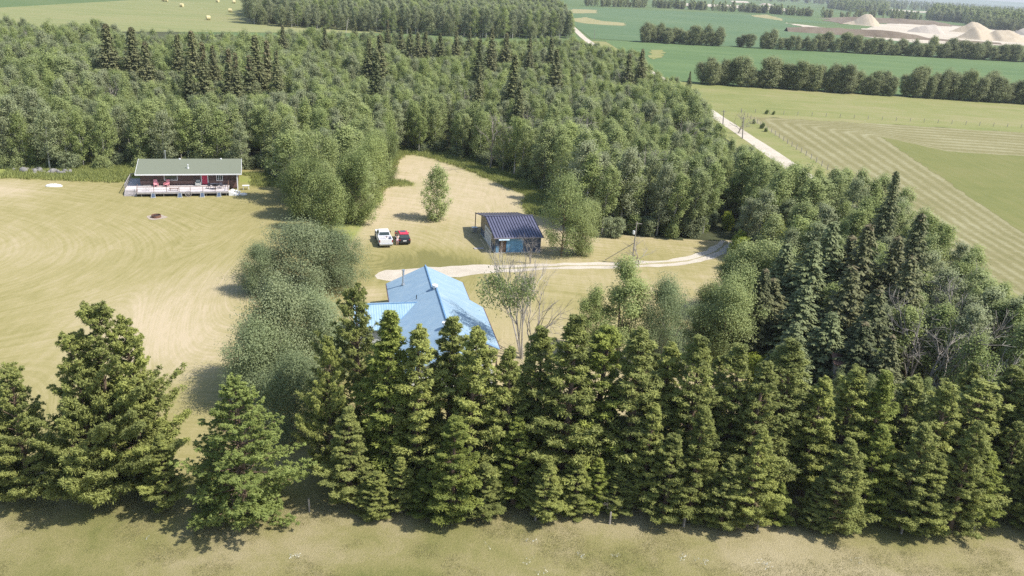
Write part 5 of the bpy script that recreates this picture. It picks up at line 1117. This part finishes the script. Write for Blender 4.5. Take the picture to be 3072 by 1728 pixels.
fx, fy, hh = fx[ok], fy[ok], hh[ok]; live = np.ones(len(fx), bool)
for sx_, sy_, sh_, tx, ty in SPR:                       # the aspens just in front of a spruce are younger and lower
    fr_ = Q((sx_, sy_, sh_ * .48))[1]
    for i in np.nonzero((fy < sy_ + 1) & (fy > sy_ - 34) & (np.abs(fx - sx_ * fy / sy_) < 4.4))[0]:
        cap = at_depth(tx, fr_, fy[i])[2]
        if cap < hh[i]: hh[i] = cap
        if hh[i] < 4.: live[i] = False
fx, fy, hh = fx[live], fy[live], hh[live]
d_ = np.hypot(fx, fy); order = np.argsort(d_ / (hh / 12)); N_IND = 300
def region(x, y):
    px_ = Q((x, y, 6))[0]
    if x > 28 and y < 128: return ('aspen of the right grove ' + ('between the golden bushes and the gravel road' if y > 112 else ('beside the big spruces' if px_ < 2720 else ('facing the mown rows' if y > 88 else 'just behind the right pines'))), 'grove aspens')
    if -46 < x < -24 and y < 160: return 'aspen of the leafy clump between the brown cabin and the clearing', 'clump aspens'
    if x < -46: return 'aspen of the forest wall ' + ('left of the brown cabin' if px_ < 400 else ('right behind the brown cabin' if px_ < 740 else 'between cabin and leafy clump')), 'aspens behind the cabin'
    if x < 5: return 'aspen of the forest edge ' + ('above the apex of the dry clearing' if px_ < 1330 else 'above the green grass band of the clearing'), 'aspens along the clearing'
    return 'aspen of the forest ' + ('above the garage roof' if px_ < 1680 else ('behind the garage poplar' if px_ < 1850 else ('above the power pole' if px_ < 2010 else ('above the driveway bend' if px_ < 2200 else 'beside the gravel road')))), 'aspens behind the garage'
SHORT = {'grove aspens': 'in the grove right of the driveway', 'clump aspens': 'in the clump between cabin and clearing', 'aspens behind the cabin': 'in the forest wall behind the cabin', 'aspens along the clearing': 'along the top of the dry clearing', 'aspens behind the garage': 'between garage and gravel road'}
edge_d = polydist(fx, fy, FOREST[1:36]); nam = {}; ck = {}
for i in sorted(order[:N_IND], key=lambda q: Q((fx[q], fy[q], 0))[0]):
    lb, gp = region(fx[i], fy[i])
    if edge_d[i] < 3.6: k = ck.get(gp, 0); ck[gp] = k + 1; nam[i] = nth(k) + ' edge aspen from the left ' + SHORT[gp]
for i in order[:N_IND]:
    ki = int(rng.integers(0, 6)); pr = ASPEN[ki]; lb, gp = region(fx[i], fy[i]); lb = nam.get(i, ('short ' if hh[i] < 9.5 else ('tall ' if hh[i] > 12.6 else '')) + ('grey-green ' if ki in (2, 3) else ('fresh green ' if ki < 2 else 'leaning green ')) + lb)
    plant('aspen_tree', pr, fx[i], fy[i], hh[i], ASPEN_H, lb, 'aspen', gp, rz=random.uniform(-.9, .9), sx=random.uniform(.9, 1.2) * (1.15 if hh[i] < 10.5 else 1))
rest = order[N_IND:]
scatter('aspen_forest', ASPEN, np.stack([fx[rest], fy[rest], np.zeros(len(rest))], 1), hh[rest] / ASPEN_H, 'dense aspen forest reaching from the clearing back to the far fields', 'forest')
# undergrowth at forest feet
ux, uy = poisson(FOREST, 3.4, 15); ud = polydist(ux, uy, FOREST[2:36]); k = (ud < 6) & (uy < 200) & np.array([visible(a, b_, 4) for a, b_ in zip(ux, uy)]) & (polydist(ux, uy, DRIVE) > 3)
ux, uy = ux[k], uy[k]
scatter('undergrowth', [SHRUB['aspen_leaf'], SHRUB['willow_leaf']], np.stack([ux, uy, np.zeros(len(ux))], 1), np.random.default_rng(3).uniform(.45, .9, len(ux)), 'low leafy undergrowth at the feet of the forest edge', 'undergrowth')

# shelterbelts across the right-hand fields --------------------------------------------------
def belt(A, B_, n, h, seed, label, group, skip=None, dy=3., prot=BELT, h0=9.5, sx=1.1):
    rs = np.random.default_rng(seed); c_ = 0
    for k in range(n):
        t = (k + rs.uniform(-.35, .35)) / (n - 1)
        if skip and any(a < t < b_ for a, b_ in skip): continue
        x = A[0] + (B_[0] - A[0]) * t; y = A[1] + (B_[1] - A[1]) * t + rs.uniform(-dy, dy); hk = h * rs.choice([rs.uniform(.6, .85), rs.uniform(.85, 1.1), rs.uniform(1.0, 1.3)])
        if not visible(x, y, hk, 80): continue
        plant('field_tree', prot[int(rs.integers(0, len(prot)))], x, y, hk, h0, nth(c_) + label, 'field tree', group, rz=rs.uniform(-.6, .6), sx=sx * rs.uniform(.85, 1.15)); c_ += 1
belt((76, 362), (232, 364.5), 92, 9.6, 1, ' tree from the left in the nearest shelterbelt, below the bright green crop', 'nearest shelterbelt trees', [(.50, .545)], sx=.98)
belt((80, 599), (400, 652), 118, 10.5, 2, ' tree from the left in the second shelterbelt across the green crop', 'second shelterbelt trees', [(.165, .215), (.235, .26), (.43, .45)], dy=5, sx=1.12)
b3 = []
def far_row(A, B_, n, wd, seed, skip=()):
    rs = np.random.default_rng(seed); a, b_ = G(*A), G(*B_)
    for k in range(n):
        t = rs.random()
        if any(p_ < t < q_ for p_, q_ in skip): continue
        b3.append((a[0] + (b_[0] - a[0]) * t + rs.normal(0, wd * .3), a[1] + (b_[1] - a[1]) * t + rs.uniform(-wd, wd), rs.uniform(.75, 1.5)))
far_row((1760, 18), (1940, 23), 60, 6, 1); far_row((1960, 23), (2210, 36), 90, 6, 2, [(.62, .7)]); far_row((2220, 36), (2440, 50), 80, 6, 3); far_row((2460, 52), (2760, 62), 60, 8, 4); far_row((2640, 46), (2755, 58), 50, 8, 5)
far_row((1640, 30), (1680, 38), 14, 8, 6)
for A, B_ in (((2415, 8), (2430, 8)), ((2450, 12), (2470, 13)), ((2340, 5), (2350, 5))): far_row(A, B_, 4, 5, int(A[0]))
# woods far away
def wood(poly, sp, seed, sc=(1.0, 1.5)):
    x, y = poisson(poly, sp, seed); k = np.array([visible(a, b_, 20, 60) for a, b_ in zip(x, y)], bool); x, y = x[k], y[k]; rs = np.random.default_rng(seed)
    s = rs.uniform(*sc, len(x)) * (.85 + .4 * vnoise(x, y, 45, seed)); return np.stack([x, y, s], 1)
W = [wood([G(740, 72), G(880, 84), G(1010, 90), G(1450, 116), G(1745, 118), (30, 575), G(1672, 58), G(1610, 26), (-10, 1500), (-330, 1500), G(742, 34)], 6.2, 31, (1.0, 1.45))]
W2 = [wood([G(2485, 26), G(2560, 36), G(2660, 40), G(2665, 26), G(2660, 22), G(2500, 16)], 15, 32, (1.4, 2.)), wood([G(2780, 60), G(2880, 68), G(2960, 88), G(3130, 102), G(3130, 70), G(2800, 44)], 12, 33, (1.4, 2.2)),
      wood([(-700, 880), (-300, 900), (-200, 1000), (-700, 1200)], 9, 34)]
for k, (a, b_, c0, d0) in enumerate((((2380, 22.5), (3250, 42), 1.0, 34), ((2500, 21), (3250, 36), 1.1, 36), ((2600, 20.5), (3300, 33), 1.2, 40))):
    pass
far_pts = []
rs_ = np.random.default_rng(99)
for k in range(5200):                                      # the wooded plain out to the horizon on the right
    Y = 2600 * (1 + 3.6 * rs_.random() ** 1.3); X_ = Y * rs_.uniform(.05, .75)
    if vnoise([X_], [Y], 700, 41)[0] + .18 * (Y > 5000) > .40: far_pts.append((X_, Y, rs_.uniform(1.5, 2.6)))
far_pts = np.array(far_pts)
b3 = np.array(b3); W = np.concatenate(W); W2 = np.concatenate(W2 + [b3, far_pts])
z0 = lambda a: np.stack([a[:, 0], a[:, 1], np.zeros(len(a))], 1)
scatter('middle_wood', [ASPEN[1], ASPEN[3], ASPEN[2], BELT[0]], z0(W), W[:, 2], 'dense grey-green wood beyond the pale mown field', 'forest')
scatter('distant_woodland', BELT[:2] + ASPEN_LOW[:2], z0(W2), W2[:, 2], 'distant dark woods and hedgerows fading towards the horizon', 'forest')
# horizon hills
V = []; F = []; n = 60
for i in range(n + 1):
    a = -.15 + 1.2 * i / n; r0, r1 = 11500., 13500.; h = 30 + 75 * vnoise([a * 100], [3.], 9, 4)[0]
    V += [(r0 * math.sin(a), r0 * math.cos(a), -5), ((r0 + 900) * math.sin(a), (r0 + 900) * math.cos(a), h), (r1 * math.sin(a), r1 * math.cos(a), h * .8), ((r1 + 800) * math.sin(a), (r1 + 800) * math.cos(a), -5)]
    if i: b0 = 4 * i - 4; F += [(b0 + j, b0 + 4 + j, b0 + 5 + j, b0 + 1 + j) for j in range(3)]
mk('hills', V, F, 'far_field', smooth=True)['kind'] = 'structure'

# grass --------------------------------------------------
def tuft(name, mat, n, h, sp, wd):
    rs = np.random.default_rng(n); C = np.stack([rs.normal(0, sp, n), rs.normal(0, sp, n), np.full(n, h * .45)], 1); U = np.stack([rs.normal(0, .35, n), rs.normal(0, .35, n), np.ones(n)], 1)
    V, Fq = cards(C, rs.normal(size=(n, 3)) * (1, 1, .2), np.full(n, h * .55) * rs.uniform(.6, 1.2, n), np.full(n, wd), rs, U=U)
    return (mk(name, V, Fq, mat, attrs={'tint': np.repeat(rs.random(n), 4)}, link=False).data, None)
TUFT = [tuft('tuft', 'grass_blade', 46, .16, .30, .014), tuft('tuft', 'grass_blade', 40, .12, .34, .016)]; GT = [tuft('tuft', 'green_blade', 60, .6, .4, .05)]
gx, gy = poisson([(-46, 43), (46, 43), (46, 59.5), (-8, 55.2), (-46, 54)], .42, 51); k = np.array([visible(a, b_, .3, 20) for a, b_ in zip(gx, gy)]); k &= vnoise(gx, gy, 2.6, 12) + .4 * vnoise(gx, gy, .9, 13) > .72
gx, gy = gx[k], gy[k]; scatter('meadow_grass', TUFT, np.stack([gx, gy, np.zeros(len(gx))], 1), np.random.default_rng(5).uniform(.35, .9, len(gx)), 'long dry grass tufts of the front meadow', 'grass')
gx, gy = poisson([(-92, 140), (20, 140), (20, 190), (-92, 190)], .9, 52); k = (lush(gx, gy) > .35) & inpoly(gx, gy, LAWN) & (np.abs((gx + 55.7) * .955 + (gy - 141) * .297) > 0)
cab = [cabin_pt(*p)[:2] for p in ((-3.5, -1), (18.5, -1), (18.5, 15), (-3.5, 15))]; k &= ~inpoly(gx, gy, cab)
gx, gy = gx[k], gy[k]; scatter('tall_green_grass', GT, np.stack([gx, gy, np.zeros(len(gx))], 1), np.random.default_rng(6).uniform(.6, 1.5, len(gx)), 'tall bright green grass along the forest edge', 'grass')
FL = tuft('flower', 'daisy', 5, .10, .10, .022)
fl = []
for px_, py_, n in ((890, 1670, 9), (1745, 1665, 6), (1602, 1625, 5), (1845, 1670, 4), (2045, 1672, 7), (2105, 1690, 6), (2295, 1700, 9), (2575, 1685, 5), (1595, 1690, 4), (1610, 1720, 5), (430, 1622, 2), (1470, 1645, 2)):
    a = G(px_, py_); fl += [(a[0] + random.gauss(0, .28), a[1] + random.gauss(0, .2), .12) for _ in range(n)]
scatter('wild_flowers', [FL], np.array(fl), np.full(len(fl), 1.0), 'small white wild flowers dotted over the front meadow', 'flowers')

# ---------------------------------------------------------------- haze
HAZE = True
if HAZE:
    m = bpy.data.materials.new('haze'); m.use_nodes = True; t = m.node_tree; t.nodes.remove(t.nodes['Principled BSDF'])
    pv = t.nodes.new('ShaderNodeVolumePrincipled'); pv.inputs['Color'].default_value = (.86, .91, 1, 1); pv.inputs['Density'].default_value = .00010; pv.inputs['Anisotropy'].default_value = .2
    t.links.new(pv.outputs[0], t.nodes['Material Output'].inputs['Volume'])
    MAT['haze'] = m; o = MB().box(-9100, 14100, -450, 16100, -7, 125).build('haze', 'haze'); tag(o, kind='stuff', label='thin blue summer haze over the distant fields', cat='haze')
